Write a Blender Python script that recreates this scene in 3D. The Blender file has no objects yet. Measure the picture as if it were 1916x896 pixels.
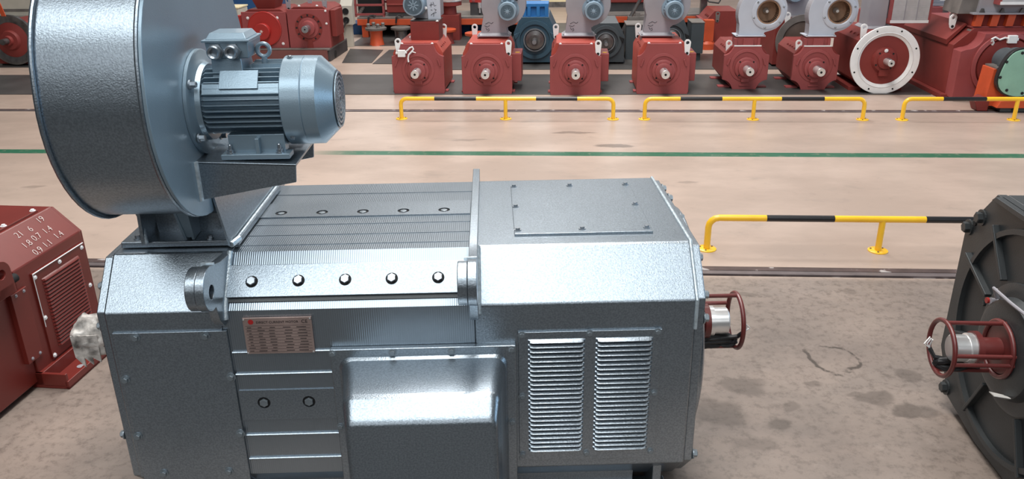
import bpy, bmesh, math, random
import numpy as np
from mathutils import Vector, Matrix, Quaternion
random.seed(7)
C = bpy.context.scene.collection
PI = math.pi

# ------------------------------------------------------------------ camera
FPX, PITCH, ROLL, CAMH = 1519.7, 0.387, -0.0132, 1.95
PSF = -0.0635                      # heading of the floor tracks
fw = np.array([0, math.cos(PITCH), -math.sin(PITCH)])
_r0 = np.array([1.0, 0, 0]); _u0 = np.cross(_r0, fw)
rt = math.cos(ROLL)*_r0 + math.sin(ROLL)*_u0
up = -math.sin(ROLL)*_r0 + math.cos(ROLL)*_u0
CP = np.array([0, 0, CAMH])
cd = bpy.data.cameras.new('camera'); cam = bpy.data.objects.new('camera', cd); C.objects.link(cam)
cd.sensor_width = 36; cd.lens = FPX/1916*36; cd.clip_end = 200
cam.matrix_world = Matrix(((rt[0], up[0], -fw[0], 0), (rt[1], up[1], -fw[1], 0), (rt[2], up[2], -fw[2], CAMH), (0, 0, 0, 1)))
bpy.context.scene.camera = cam

# ------------------------------------------------------------------ light
vs = bpy.context.scene.view_settings
vs.view_transform = 'Standard'; vs.look = 'None'; vs.gamma = 1; vs.use_curve_mapping = False
vs.exposure = 0.0
w = bpy.data.worlds.new('hall'); bpy.context.scene.world = w; w.use_nodes = True
wb = w.node_tree.nodes['Background']; wb.inputs[0].default_value = (0.90, 0.95, 1.0, 1); wb.inputs[1].default_value = 0.03
def area(name, loc, target, sx, sy, power, col):
    l = bpy.data.lights.new(name, 'AREA'); l.shape = 'RECTANGLE'; l.size = sx; l.size_y = sy; l.energy = power; l.color = col
    o = bpy.data.objects.new(name, l); C.objects.link(o); o.location = loc
    o.rotation_euler = (Vector(target)-Vector(loc)).to_track_quat('-Z', 'Y').to_euler()
    return o
area('skylight_front', (-1.6, -3.4, 9.0), (-1.6, -3.4, 0), 10.5, 5.4, 760, (0.95, 0.99, 1.0))
area('high_window_front', (0.0, -11.0, 7.2), (0.0, 0.0, 2.0), 22, 3.5, 400, (0.96, 0.98, 1.0))
area('skylight_aisle', (0.0, 6.9, 9.0), (0.3, 6.9, 0), 13, 2.0, 1350, (1.0, 0.97, 0.93))
area('skylight_rear', (0.0, 12.8, 10.5), (0.0, 12.8, 0), 18, 2.2, 700, (1.0, 0.97, 0.94))
area('side_window', (12.0, 5.0, 3.2), (0.0, 3.0, 1.2), 14, 4.0, 560, (0.55, 0.78, 1.0))

# ------------------------------------------------------------------ pixels of the photo to places in the hall
def ray(px, py): return fw + rt*(px-958)/FPX - up*(py-448)/FPX
XF = np.array([math.cos(PSF), math.sin(PSF), 0]); YF = np.array([-math.sin(PSF), math.cos(PSF), 0])
def P(px, py, z=0.0):
    d = ray(px, py); return CP + d*(z-CAMH)/d[2]
def toF(p): return Vector((float(p @ XF), float(p @ YF), float(p[2])))
def FW(x, y, z=0.0):
    q = XF*x + YF*y; return Vector((q[0], q[1], z))
def FY(px, py, y):
    d = ray(px, py); return toF(CP + d*(y/(d @ YF)))
def FF(px, py, z=0.0): return toF(P(px, py, z))

# ------------------------------------------------------------------ materials
def mat(name, col, metal=0.0, rough=0.5, var=0.12, vscale=3.0, bump=0.0, bscale=60.0, coat=0.0, lines=None, spec=0.5, speck=0.0, ior=1.5):
    m = bpy.data.materials.new(name); m.use_nodes = True; nt = m.node_tree; N = nt.nodes; L = nt.links
    b = N['Principled BSDF']; b.inputs['Metallic'].default_value = metal; b.inputs['Roughness'].default_value = rough
    b.inputs['Specular IOR Level'].default_value = spec
    b.inputs['IOR'].default_value = ior
    if coat: b.inputs['Coat Weight'].default_value = coat; b.inputs['Coat Roughness'].default_value = 0.25
    tc = N.new('ShaderNodeTexCoord')
    n = N.new('ShaderNodeTexNoise'); n.inputs['Scale'].default_value = vscale; n.inputs['Detail'].default_value = 5
    L.new(tc.outputs['Object'], n.inputs['Vector'])
    r = N.new('ShaderNodeValToRGB'); r.color_ramp.elements[0].position = 0.3; r.color_ramp.elements[1].position = 0.7
    r.color_ramp.elements[0].color = (*[c*(1-var) for c in col], 1); r.color_ramp.elements[1].color = (*[min(1, c*(1+var)) for c in col], 1)
    L.new(n.outputs['Fac'], r.inputs['Fac'])
    out = r.outputs['Color']
    if speck:
        n3 = N.new('ShaderNodeTexNoise'); n3.inputs['Scale'].default_value = bscale*0.8; n3.inputs['Detail'].default_value = 2
        L.new(tc.outputs['Object'], n3.inputs['Vector'])
        mr = N.new('ShaderNodeMapRange'); mr.inputs[1].default_value = 0.35; mr.inputs[2].default_value = 0.65; mr.inputs[3].default_value = 1-speck; mr.inputs[4].default_value = 1+speck
        L.new(n3.outputs['Fac'], mr.inputs[0])
        mx = N.new('ShaderNodeVectorMath'); mx.operation = 'SCALE'; L.new(out, mx.inputs[0]); L.new(mr.outputs[0], mx.inputs['Scale']); out = mx.outputs[0]
    L.new(out, b.inputs['Base Color'])
    if bump or lines:
        bp = N.new('ShaderNodeBump'); bp.inputs['Strength'].default_value = bump if bump else 0.5; bp.inputs['Distance'].default_value = 0.002
        if lines:
            wv = N.new('ShaderNodeTexWave'); wv.bands_direction = lines[0]; wv.inputs['Scale'].default_value = lines[1]; wv.inputs['Distortion'].default_value = 0.6
            L.new(tc.outputs['Object'], wv.inputs['Vector']); L.new(wv.outputs['Fac'], bp.inputs['Height'])
        else:
            n2 = N.new('ShaderNodeTexNoise'); n2.inputs['Scale'].default_value = bscale; n2.inputs['Detail'].default_value = 3
            L.new(tc.outputs['Object'], n2.inputs['Vector']); L.new(n2.outputs['Fac'], bp.inputs['Height'])
        L.new(bp.outputs[0], b.inputs['Normal'])
    return m
M = {}
M['hammer'] = mat('blue_grey_hammer_paint', (0.328, 0.378, 0.424), 0.92, 0.31, 0.05, 2.5, 0.28, 230, speck=0.14)
M['hammer_lam'] = mat('blue_grey_laminations', (0.328, 0.378, 0.424), 0.92, 0.31, 0.06, 3.0, 0.22, lines=('X', 46))
M['hammer_dark'] = mat('dark_grey_hammer_paint', (0.046, 0.051, 0.054), 0.3, 0.40, 0.08, 4, 0.25, 190)
M['fan_silver'] = mat('silver_blue_paint', (0.27, 0.36, 0.43), 0.45, 0.30, 0.05, 4, 0.15, 250)
M['bolt'] = mat('zinc_bolt', (0.42, 0.46, 0.50), 0.9, 0.30, 0.1, 20)
M['bolt_grey'] = mat('painted_bolt', (0.26, 0.30, 0.33), 0.6, 0.35, 0.1, 20)
M['bright'] = mat('bright_steel', (0.80, 0.80, 0.80), 0.75, 0.30, 0.08, 12)
M['white'] = mat('white_paint', (0.80, 0.80, 0.80), 0.0, 0.5, 0.05, 10)
M['dark'] = mat('black_void', (0.008, 0.008, 0.009), 0, 0.8, 0.1, 5)
M['rubber'] = mat('black_cable', (0.014, 0.014, 0.016), 0, 0.5, 0.1, 5)
M['weld'] = mat('weld_bead', (0.50, 0.58, 0.63), 0.4, 0.32, 0.25, 60, 0.8, 140, ior=2.0)
M['red'] = mat('red_oxide_primer', (0.205, 0.032, 0.027), 0, 0.55, 0.10, 5, spec=0.35)
M['red_near'] = mat('red_oxide_gloss', (0.150, 0.018, 0.013), 0, 0.38, 0.12, 4, coat=0.10)
M['red_pink'] = mat('pink_red_primer', (0.285, 0.062, 0.062), 0, 0.52, 0.08, 5, spec=0.4)
M['red_bright'] = mat('bright_red_paint', (0.36, 0.022, 0.018), 0, 0.42, 0.08, 5, coat=0.2)
M['red_lam_lit'] = mat('lit_red_laminations', (0.42, 0.066, 0.046), 0, 0.5, 0.10, 5, 0.5, lines=('Y', 22))  # laminated red, brightened to paint in the overhead light on motor tops
M['orange'] = mat('orange_red_paint', (0.52, 0.075, 0.022), 0, 0.5, 0.15, 5)
M['galv'] = mat('grey_galvanised_sheet', (0.33, 0.32, 0.35), 0.15, 0.5, 0.08, 4)
M['galv_light'] = mat('pale_grey_sheet', (0.50, 0.53, 0.60), 0.1, 0.45, 0.06, 4)
M['motor_blue'] = mat('pale_blue_motor', (0.25, 0.34, 0.42), 0.2, 0.42, 0.08, 6)
M['grille'] = mat('dark_blue_grille', (0.075, 0.115, 0.15), 0.2, 0.5, 0.2, 30)
M['blue'] = mat('bright_blue_paint', (0.02, 0.17, 0.45), 0, 0.45, 0.1, 5)
M['blue_dark'] = mat('petrol_blue_paint', (0.035, 0.085, 0.125), 0, 0.45, 0.1, 5)
M['steel_grey'] = mat('slate_grey_paint', (0.06, 0.075, 0.085), 0, 0.45, 0.1, 5)
M['cabinet_blue'] = mat('navy_blue_bin', (0.012, 0.07, 0.20), 0, 0.5, 0.1, 5)
M['yellow'] = mat('yellow_gloss_paint', (1.0, 0.55, 0.025), 0, 0.35, 0.08, 6, coat=0.3)
M['black'] = mat('black_gloss_paint', (0.012, 0.012, 0.014), 0, 0.4, 0.1, 8, coat=0.2)
M['ochre'] = mat('ochre_yellow_box', (0.70, 0.42, 0.07), 0, 0.5, 0.06, 6)
M['paper'] = mat('white_paper', (0.78, 0.76, 0.72), 0, 0.7, 0.05, 6)
M['beige'] = mat('beige_enamel', (0.52, 0.49, 0.42), 0, 0.45, 0.06, 6)
M['cream'] = mat('cream_wall', (0.80, 0.68, 0.42), 0, 0.6, 0.08, 2)
M['iron'] = mat('dark_iron_plate', (0.070, 0.066, 0.064), 0.2, 0.45, 0.25, 2.2)
M['cast'] = mat('cast_grey_bed', (0.16, 0.145, 0.135), 0.1, 0.55, 0.25, 6)
M['plinth'] = mat('sooty_plinth', (0.055, 0.052, 0.055), 0.1, 0.55, 0.2, 4)
M['plinth_red'] = mat('brown_red_plinth', (0.16, 0.055, 0.05), 0, 0.55, 0.15, 4)
M['plastic'] = mat('crumpled_plastic_wrap', (0.42, 0.395, 0.37), 0, 0.30, 0.75, 26, 0.9, 55, coat=0.25)
M['plate'] = mat('bronze_nameplate', (0.40, 0.295, 0.265), 0.45, 0.38, 0.15, 14)
M['ink'] = mat('dark_engraving', (0.035, 0.026, 0.026), 0, 0.6, 0.1, 5)
M['logo'] = mat('red_logo', (0.45, 0.02, 0.02), 0, 0.5, 0.1, 5)
M['rust'] = mat('rusty_rail', (0.165, 0.115, 0.10), 0.35, 0.42, 0.35, 14)
_m = mat('chipped_rail_edge', (0.085, 0.055, 0.05), 0.2, 0.5, 0.3, 10); M['rust_chip'] = _m
_r = [n for n in _m.node_tree.nodes if n.type == 'VALTORGB'][0]; _e = _r.color_ramp.elements.new(0.60); _e.color = (0.10, 0.065, 0.06, 1); _e = _r.color_ramp.elements.new(0.64); _e.color = (0.42, 0.38, 0.37, 1); _r.color_ramp.elements[-1].color = (0.46, 0.42, 0.40, 1)
M['rail_top'] = mat('worn_rail_head', (0.17, 0.14, 0.14), 0.4, 0.42, 0.2, 10)
M['brown_fan'] = mat('brown_impeller', (0.38, 0.23, 0.15), 0.2, 0.5, 0.25, 12)
M['brown_dark'] = mat('dark_brown_fan_interior', (0.06, 0.035, 0.025), 0.1, 0.6, 0.2, 12)
M['green'] = mat('pale_green_cover', (0.24, 0.44, 0.34), 0, 0.5, 0.12, 6)
M['filter'] = mat('grey_filter_mesh', (0.46, 0.45, 0.46), 0.1, 0.6, 0.1, 10, 0.6, lines=('Z', 30))
M['chalk'] = mat('white_chalk', (0.78, 0.70, 0.66), 0, 0.9, 0.1, 30)
M['marker'] = mat('black_marker', (0.03, 0.03, 0.04), 0, 0.6, 0.1, 5)
M['wall'] = mat('grey_hall_wall', (0.27, 0.27, 0.29), 0, 0.7, 0.05, 1)
M['smoky'] = mat('dark_machined_ring', (0.17, 0.165, 0.165), 0.7, 0.30, 0.5, 8)
M['cage'] = mat('dark_red_guard', (0.13, 0.022, 0.02), 0, 0.4, 0.1, 8, coat=0.2)
wg = bpy.data.materials.new('bright_window_pane'); wg.use_nodes = True
_b = wg.node_tree.nodes['Principled BSDF']; _b.inputs['Emission Color'].default_value = (1.0, 0.97, 0.95, 1); _b.inputs['Emission Strength'].default_value = 1.3; _b.inputs['Base Color'].default_value = (.8, .8, .8, 1)
M['window'] = wg

# ------------------------------------------------------------------ mesh builder
def frame_of(d):
    d = Vector(d).normalized(); a = Vector((0, 0, 1)) if abs(d.z) < 0.9 else Vector((1, 0, 0))
    u = d.cross(a).normalized(); return u, d.cross(u).normalized(), d
class MB:
    def __init__(s, off=(0, 0, 0)): s.bm = bmesh.new(); s.off = Vector(off)
    def v(s, co): return s.bm.verts.new(Vector(co)+s.off)
    def f(s, vs):
        try: return s.bm.faces.new(vs)
        except ValueError: return None
    def loft(s, rings, cap=True, closed=False):
        R = [[s.v(p) for p in r] for r in rings]; n = len(R[0]); m = len(R)
        for i in range(m if closed else m-1):
            a, b = R[i], R[(i+1) % m]
            for j in range(n): s.f([a[j], a[(j+1) % n], b[(j+1) % n], b[j]])
        if cap and not closed: s.f(R[0][::-1]); s.f(R[-1])
        return s
    def box(s, x0, x1, y0, y1, z0, z1):
        return s.loft([[(x0, y0, z), (x1, y0, z), (x1, y1, z), (x0, y1, z)] for z in (z0, z1)])
    def co(s, axis, a, u, w): return (a, u, w) if axis == 'x' else (u, a, w) if axis == 'y' else (u, w, a)
    def prism(s, poly, axis, a0, a1, holes=()):
        if not holes: return s.loft([[s.co(axis, a, u, w) for u, w in poly] for a in (a0, a1)])
        lay = []
        for a in (a0, a1):
            loops = [[s.v(s.co(axis, a, u, w)) for u, w in lp] for lp in (poly, *holes)]
            es = []
            for lp in loops:
                for i in range(len(lp)): es.append(s.bm.edges.new((lp[i], lp[(i+1) % len(lp)])))
            bmesh.ops.triangle_fill(s.bm, use_beauty=True, use_dissolve=False, edges=es); lay.append(loops)
        for A, B in zip(*lay):
            n = len(A)
            for i in range(n): s.f([A[i], A[(i+1) % n], B[(i+1) % n], B[i]])
        return s
    def lathe(s, prof, c, d, n=32, cap=True):
        u, w, d = frame_of(d); c = Vector(c)
        rings = [[c+d*t+(u*math.cos(2*PI*k/n)+w*math.sin(2*PI*k/n))*max(r, 1e-4) for k in range(n)] for r, t in prof]
        return s.loft(rings, cap)
    def ring(s, prof, c, d, n=40):              # closed profile swept right round (annulus)
        u, w, d = frame_of(d); c = Vector(c)
        rings = [[c+d*t+(u*math.cos(2*PI*k/n)+w*math.sin(2*PI*k/n))*r for r, t in prof] for k in range(n)]
        return s.loft(rings, closed=True)
    def cyl(s, p0, p1, r0, r1=None, n=20):
        p0, p1 = Vector(p0), Vector(p1); return s.lathe([(r0, 0), (r0 if r1 is None else r1, (p1-p0).length)], p0, p1-p0, n)
    def tube(s, pts, r, n=10, closed=False):
        pts = [Vector(p) for p in pts]; m = len(pts); rings = []; u = None
        for i, p in enumerate(pts):
            a = pts[(i-1) % m] if (i or closed) else p; b = pts[(i+1) % m] if (i < m-1 or closed) else p
            t = (b-a).normalized()
            if u is None: u = frame_of(t)[0]
            u = (u-t*u.dot(t)).normalized(); w_ = t.cross(u)
            rings.append([p+(u*math.cos(2*PI*k/n)+w_*math.sin(2*PI*k/n))*r for k in range(n)])
        return s.loft(rings, cap=True, closed=closed)
    def plate(s, quad, t):                      # four points, thickness t along the normal
        q = [Vector(p) for p in quad]; nrm = (q[1]-q[0]).cross(q[3]-q[0]).normalized()
        return s.loft([q, [p+nrm*t for p in q]])
    def build(s, name, m, parent=None, bev=0.0, sharp=35, seg=2):
        bmesh.ops.recalc_face_normals(s.bm, faces=s.bm.faces[:])
        me = bpy.data.meshes.new(name); s.bm.to_mesh(me); s.bm.free()
        return put(name, me, m, parent, bev, sharp, seg)
def put(name, me, m, parent=None, bev=0.0, sharp=35, seg=2):
    me.polygons.foreach_set('use_smooth', [True]*len(me.polygons))
    if not me.materials: me.materials.append(M[m] if isinstance(m, str) else m)
    me.set_sharp_from_angle(angle=math.radians(sharp))
    o = bpy.data.objects.new(name, me); C.objects.link(o)
    if parent is not None: o.parent = parent
    if bev:
        b = o.modifiers.new('bevel', 'BEVEL'); b.width = bev; b.segments = seg; b.limit_method = 'ANGLE'; b.angle_limit = math.radians(30); b.harden_normals = True
    return o
def tag(o, label, cat, group=None):
    o['label'] = label; o['category'] = cat
    if group: o['group'] = group
    return o
def struct(o): o['kind'] = 'structure'; return o
def lab(o, label): o['label'] = label; return o
def thing(name, label, cat, loc, rz=0.0, group=None):
    o = bpy.data.objects.new(name, None); C.objects.link(o); o.empty_display_size = 0.1
    o.location = loc; o.rotation_euler = (0, 0, rz); return tag(o, label, cat, group)
def far(name, label, cat, x, y, z=0.0, group=None, rz=0.0): return thing(name, label, cat, FW(x, y, z), PSF+rz, group)
def circ(cx, cy, r, n=28, a0=0.0): return [(cx+r*math.cos(a0+2*PI*k/n), cy+r*math.sin(a0+2*PI*k/n)) for k in range(n)]
def arc(cx, cy, r, a0, a1, n): return [(cx+r*math.cos(a0+(a1-a0)*k/n), cy+r*math.sin(a0+(a1-a0)*k/n)) for k in range(n+1)]
_bm = {}
def bolt(parent, loc, d, r=0.008, h=0.007, m='bolt_grey', name='bolt', washer=True):
    key = (round(r, 4), round(h, 4), m, washer)
    if key not in _bm:
        b = MB()
        if washer: b.lathe([(r*1.45, 0), (r*1.45, h*0.25)], (0, 0, 0), (0, 0, 1), 18)
        b.lathe([(r, h*0.2), (r, h*0.9), (r*0.85, h)], (0, 0, 0), (0, 0, 1), 6)
        o = b.build(name, m, parent, sharp=18); _bm[key] = o.data
    else:
        o = bpy.data.objects.new(name, _bm[key]); C.objects.link(o); o.parent = parent
    o.location = loc; o.rotation_mode = 'QUATERNION'; o.rotation_quaternion = Vector((0, 0, 1)).rotation_difference(Vector(d).normalized())
    return o
def text(body, size, name, m, parent, loc, xdir, ydir, align='LEFT', ext=0.0006, thin=0.0):
    cu = bpy.data.curves.new(name, 'FONT'); cu.body = body; cu.offset = -thin; cu.size = size; cu.extrude = ext; cu.align_x = align
    t = bpy.data.objects.new(name, cu); C.objects.link(t)
    me = bpy.data.meshes.new_from_object(t.evaluated_get(bpy.context.evaluated_depsgraph_get())); bpy.data.objects.remove(t); me.materials.clear()
    o = put(name, me, m, parent)
    x = Vector(xdir).normalized(); y = Vector(ydir).normalized(); z = x.cross(y)
    o.matrix_local = Matrix(((x.x, y.x, z.x, loc[0]), (x.y, y.y, z.y, loc[1]), (x.z, y.z, z.z, loc[2]), (0, 0, 0, 1)))
    return o

# ------------------------------------------------------------------ floor, tracks, back wall
def floor_material():
    m = bpy.data.materials.new('polished_concrete'); m.use_nodes = True; nt = m.node_tree; N = nt.nodes; L = nt.links
    b = N['Principled BSDF']
    tc = N.new('ShaderNodeTexCoord')
    def math_(op, a, c=None, d=None):
        n = N.new('ShaderNodeMath'); n.operation = op
        for i, x in enumerate((a, c, d)):
            if x is None: continue
            if isinstance(x, (int, float)): n.inputs[i].default_value = x
            else: L.new(x, n.inputs[i])
        return n.outputs[0]
    def noise(scale, det=6, rough=0.6, src=None):
        n = N.new('ShaderNodeTexNoise'); n.inputs['Scale'].default_value = scale; n.inputs['Detail'].default_value = det; n.inputs['Roughness'].default_value = rough
        L.new(src or tc.outputs['Object'], n.inputs['Vector']); return n.outputs['Fac']
    def mix(fac, a, c):
        n = N.new('ShaderNodeMix'); n.data_type = 'RGBA'
        if isinstance(fac, (int, float)): n.inputs[0].default_value = fac
        else: L.new(fac, n.inputs[0])
        for i, x in ((6, a), (7, c)):
            if isinstance(x, tuple): n.inputs[i].default_value = (*x, 1)
            else: L.new(x, n.inputs[i])
        return n.outputs[2]
    def ramp(x, lo, hi, a=0.0, c=1.0):
        n = N.new('ShaderNodeMapRange'); n.interpolation_type = 'SMOOTHSTEP'
        L.new(x, n.inputs[0]); n.inputs[1].default_value = lo; n.inputs[2].default_value = hi; n.inputs[3].default_value = a; n.inputs[4].default_value = c
        return n.outputs[0]
    mp = N.new('ShaderNodeMapping'); mp.inputs['Rotation'].default_value = (0, 0, -PSF); L.new(tc.outputs['Object'], mp.inputs['Vector'])
    streak = N.new('ShaderNodeMapping'); streak.inputs['Scale'].default_value = (0.7, 1.25, 1); L.new(mp.outputs[0], streak.inputs['Vector'])
    n1 = noise(1.1, 6, 0.6, streak.outputs[0]); n2 = noise(9.0, 6, 0.7); n4 = noise(3.2, 5, 0.65, streak.outputs[0])
    col = mix(ramp(n1, 0.35, 0.68), (0.385, 0.292, 0.240), (0.50, 0.384, 0.318))
    col = mix(ramp(n4, 0.56, 0.74, 0, 0.45), col, (0.26, 0.21, 0.18))
    col = mix(ramp(n2, 0.58, 0.72, 0, 0.28), col, (0.22, 0.17, 0.14))
    sx = N.new('ShaderNodeSeparateXYZ'); L.new(mp.outputs[0], sx.inputs[0])
    # the work bay this side of the near track is unpolished and grimy
    zone = math_('MULTIPLY', ramp(sx.outputs['Y'], 4.20, 4.30, 1.0, 0.0), ramp(n4, 0.25, 0.75, 0.75, 1.0))
    col = mix(zone, col, mix(ramp(n1, 0.3, 0.7), (0.165, 0.134, 0.117), (0.245, 0.201, 0.174)))
    n5 = noise(22.0, 6, 0.75); col = mix(math_('MULTIPLY', zone, ramp(n5, 0.46, 0.66, 0, 0.58)), col, (0.085, 0.066, 0.055)); col = mix(math_('MULTIPLY', zone, ramp(n2, 0.28, 0.42, 0.30, 0.0)), col, (0.36, 0.30, 0.265))
    col = mix(ramp(sx.outputs['Y'], 1.70, 1.80, 0.9, 0.0), col, (0.035, 0.034, 0.034))   # unseen floor darkened so the motor front reflects less light
    # oil stains and the ring, each where it lies
    wn = N.new('ShaderNodeTexNoise'); wn.inputs['Scale'].default_value = 6; wn.inputs['Detail'].default_value = 4; L.new(tc.outputs['Object'], wn.inputs['Vector'])
    wv = N.new('ShaderNodeVectorMath'); wv.operation = 'MULTIPLY_ADD'; L.new(wn.outputs['Color'], wv.inputs[0]); wv.inputs[1].default_value = (.16, .16, 0); wv.inputs[2].default_value = (-.08, -.08, 0)
    wp = N.new('ShaderNodeVectorMath'); L.new(tc.outputs['Object'], wp.inputs[0]); L.new(wv.outputs[0], wp.inputs[1])
    stains = [(1150, 273, .17, .06, .6), (1075, 248, .22, .05, .45), (1455, 795, .07, .05, .6), (1393, 722, .10, .06, .45), (1345, 770, .12, .10, .5), (1480, 765, .05, .03, .4),
              (1700, 768, .08, .05, .6), (1640, 745, .09, .06, .5), (1700, 705, .06, .04, .45), (1735, 770, .06, .05, .45), (1520, 715, .05, .03, .4), (1600, 735, .05, .03, .4), (1420, 830, .1, .06, .35),
              (880, 262, .2, .04, .3), (1390, 550, .08, .03, .35), (1590, 545, .06, .03, .3), (1290, 340, .1, .03, .3), (60, 350, .1, .04, .3)]
    tot = None
    for px, py, rx, ry, k in stains:
        c = P(px, py)
        sb = N.new('ShaderNodeVectorMath'); sb.operation = 'SUBTRACT'; L.new(wp.outputs[0], sb.inputs[0]); sb.inputs[1].default_value = (c[0], c[1], 0)
        ml = N.new('ShaderNodeVectorMath'); ml.operation = 'MULTIPLY'; L.new(sb.outputs[0], ml.inputs[0]); ml.inputs[1].default_value = (1/rx, 1/ry, 0)
        ln = N.new('ShaderNodeVectorMath'); ln.operation = 'LENGTH'; L.new(ml.outputs[0], ln.inputs[0])
        s_ = ramp(ln.outputs['Value'], 0.65, 1.15, k, 0.0)
        tot = s_ if tot is None else math_('MAXIMUM', tot, s_)
    c = P(1563, 671)
    sb = N.new('ShaderNodeVectorMath'); sb.operation = 'SUBTRACT'; L.new(wp.outputs[0], sb.inputs[0]); sb.inputs[1].default_value = (c[0], c[1], 0)
    ln = N.new('ShaderNodeVectorMath'); ln.operation = 'LENGTH'; L.new(sb.outputs[0], ln.inputs[0])
    rg = math_('ABSOLUTE', math_('SUBTRACT', ln.outputs['Value'], 0.118)); rg = ramp(rg, 0.004, 0.013, 0.9, 0.0)
    tot = math_('MAXIMUM', tot, math_('MULTIPLY', rg, ramp(n2, 0.40, 0.52)))
    col = mix(tot, col, (0.060, 0.047, 0.039))
    # painted green line
    d = math_('ABSOLUTE', math_('SUBTRACT', sx.outputs['Y'], 6.727))
    gl = math_('MULTIPLY', ramp(d, 0.058, 0.066, 1.0, 0.0), ramp(noise(14, 5, 0.7), 0.36, 0.46, 0.75, 1.0))
    wear = math_('ABSOLUTE', math_('ADD', sx.outputs['X'], 2.45)); gl = math_('MULTIPLY', gl, ramp(wear, 0.15, 0.75, 0.0, 1.0))
    col = mix(gl, col, (0.02, 0.125, 0.068))
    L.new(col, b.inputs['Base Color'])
    rr = ramp(n1, 0.3, 0.7, 0.40, 0.30); L.new(rr, b.inputs['Roughness'])
    b.inputs['Specular IOR Level'].default_value = 0.5
    bp = N.new('ShaderNodeBump'); bp.inputs['Strength'].default_value = 0.12; bp.inputs['Distance'].default_value = 0.004; L.new(n2, bp.inputs['Height']); L.new(bp.outputs[0], b.inputs['Normal'])
    return m
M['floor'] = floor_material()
TR = ((4.262, 4.396), (8.262, 8.376))
b = MB(); ed = [-7.0, *TR[0], *TR[1], 32.0]
for i in (0, 2, 4):
    q = [FW(x, y) for x, y in ((-14, ed[i]), (14, ed[i]), (14, ed[i+1]), (-14, ed[i+1]))]
    b.loft([[p+Vector((0, 0, -0.2)) for p in q], q])
for i in (1, 3):
    q = [FW(x, y, -0.02) for x, y in ((-14, ed[i]), (14, ed[i]), (14, ed[i+1]), (-14, ed[i+1]))]
    b.loft([[p+Vector((0, 0, -0.18)) for p in q], q])
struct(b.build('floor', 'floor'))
for (y0, y1), lb in zip(TR, ('rusty wide track rail sunk in the floor just behind the big grey motor', 'thin dark track rail sunk in the floor before the row of red motors')):
    t = thing('track_rail', lb, 'rail', FW(0, (y0+y1)/2), PSF, 'floor track rails'); h = (y1-y0)/2
    b = MB(); b.box(-13.5, 13.5, -h+.002, h-.002, -.019, -.012); b.box(-13.5, 13.5, h-.05, h-.002, -.013, -.001); b.build('rail_bed', 'rust_chip', t)
    b = MB(); b.box(-13.5, 13.5, -h*.55, h*.12, -.012, .001); b.build('rail_head', 'rail_top', t, bev=.002)
b = MB(); q = [FW(x, y) for x, y in ((-14, 21), (14, 21), (14, 21.3), (-14, 21.3))]
b.loft([q, [p+Vector((0, 0, 11)) for p in q]]); struct(b.build('wall_back', 'wall'))
for k in range(5):
    x = -11+k*5.0
    b = MB(); q = [FW(xx, y, 2.6) for xx, y in ((x, 20.93), (x+3.6, 20.93), (x+3.6, 21.0), (x, 21.0))]
    b.loft([q, [p+Vector((0, 0, 2.6)) for p in q]]); o = struct(b.build('window_%d' % (k+1), 'window'))
    b = MB()
    for j in range(4):
        xx = x+j*1.2; q = [FW(xx-.03+e, y, 2.6) for e, y in ((0, 20.9), (.06, 20.9), (.06, 20.95), (0, 20.95))]; b.loft([q, [p+Vector((0, 0, 2.6)) for p in q]])
    b.build('mullion', 'white', o)
# ------------------------------------------------------------------ big blue-grey motor
PSM, MOX, MOY, HT = 0.0224, 0.0229, 2.4057, 0.95
MX = np.array([math.cos(PSM), math.sin(PSM), 0]); MY = np.array([-math.sin(PSM), math.cos(PSM), 0])
def MW(x, y, z=0.0): q = np.array([MOX, MOY, 0])+MX*x+MY*y; return Vector((q[0], q[1], z))
xr, xl, wt, dc, ch, sd = 0.5527, -1.2908, 0.6711, 0.1367, 0.144, 0.6166
bx, by = -0.37, 0.335
OFF = Vector((-bx, -by, HT))
def mb(): return MB(OFF)
def ml(x, y, z): return Vector((x, y, z))+OFF
mot = thing('electric_motor', 'large blue grey octagonal motor in the foreground with louvred side panel and nameplate', 'motor', MW(bx, by), PSM)
def octa(e=0.0, zb=-0.905):
    return [(0, e), (wt, e), (wt+dc+e, -ch), (wt+dc+e, -ch-sd), (wt, zb-e), (0, zb-e), (-dc-e, -ch-sd), (-dc-e, -ch)]
XA, XB = -0.945, -0.160          # inner faces of the two lifting bars
mb().prism(octa(), 'x', xl, XA+.012).build('drive_end_housing', 'hammer', mot, .006)
mb().prism(octa(), 'x', XB+.012, xr).build('commutator_housing', 'hammer', mot, .008)
mb().prism(octa(-.003), 'x', XA+.012, XB+.012).build('yoke', 'hammer_lam', mot)
# end plates
b = mb(); b.prism(octa(-.012), 'x', xr, xr+.03); b.lathe([(.43, 0), (.43, .018), (.40, .03), (.25, .035)], (xr+.03, by, -.455), (1, 0, 0), 48); b.build('end_shield', 'hammer', mot, .004)
b = mb(); b.prism(octa(-.010), 'x', xl-.026, xl); b.lathe([(.36, 0), (.34, .02), (.14, .05)], (xl-.026, by, -.455), (-1, 0, 0), 48); b.build('end_shield', 'hammer', mot, .004)
for (y, z) in ((.02, -.045), (-.085, -.13), (-.11, -.20), (-.115, -.72), (.30, -.012), (.62, -.01), (.5, -.008)):
    bolt(mot, ml(xr+.03, y, z-.02), (1, 0, 0), .013, .018, 'bolt_grey')
for (y, z) in ((-.045, -.09), (-.105, -.2), (-.115, -.6)): bolt(mot, ml(xl-.026, y, z), (-1, 0, 0), .012, .016, 'bolt_grey')
# weld seam along the right end
b = mb(); b.tube([(xr, wt, 0.0), (xr, 0, 0.0), (xr, -dc, -ch), (xr, -dc, -ch-.1)], .006, 8); b.build('weld_seam', 'weld', mot)
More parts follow.
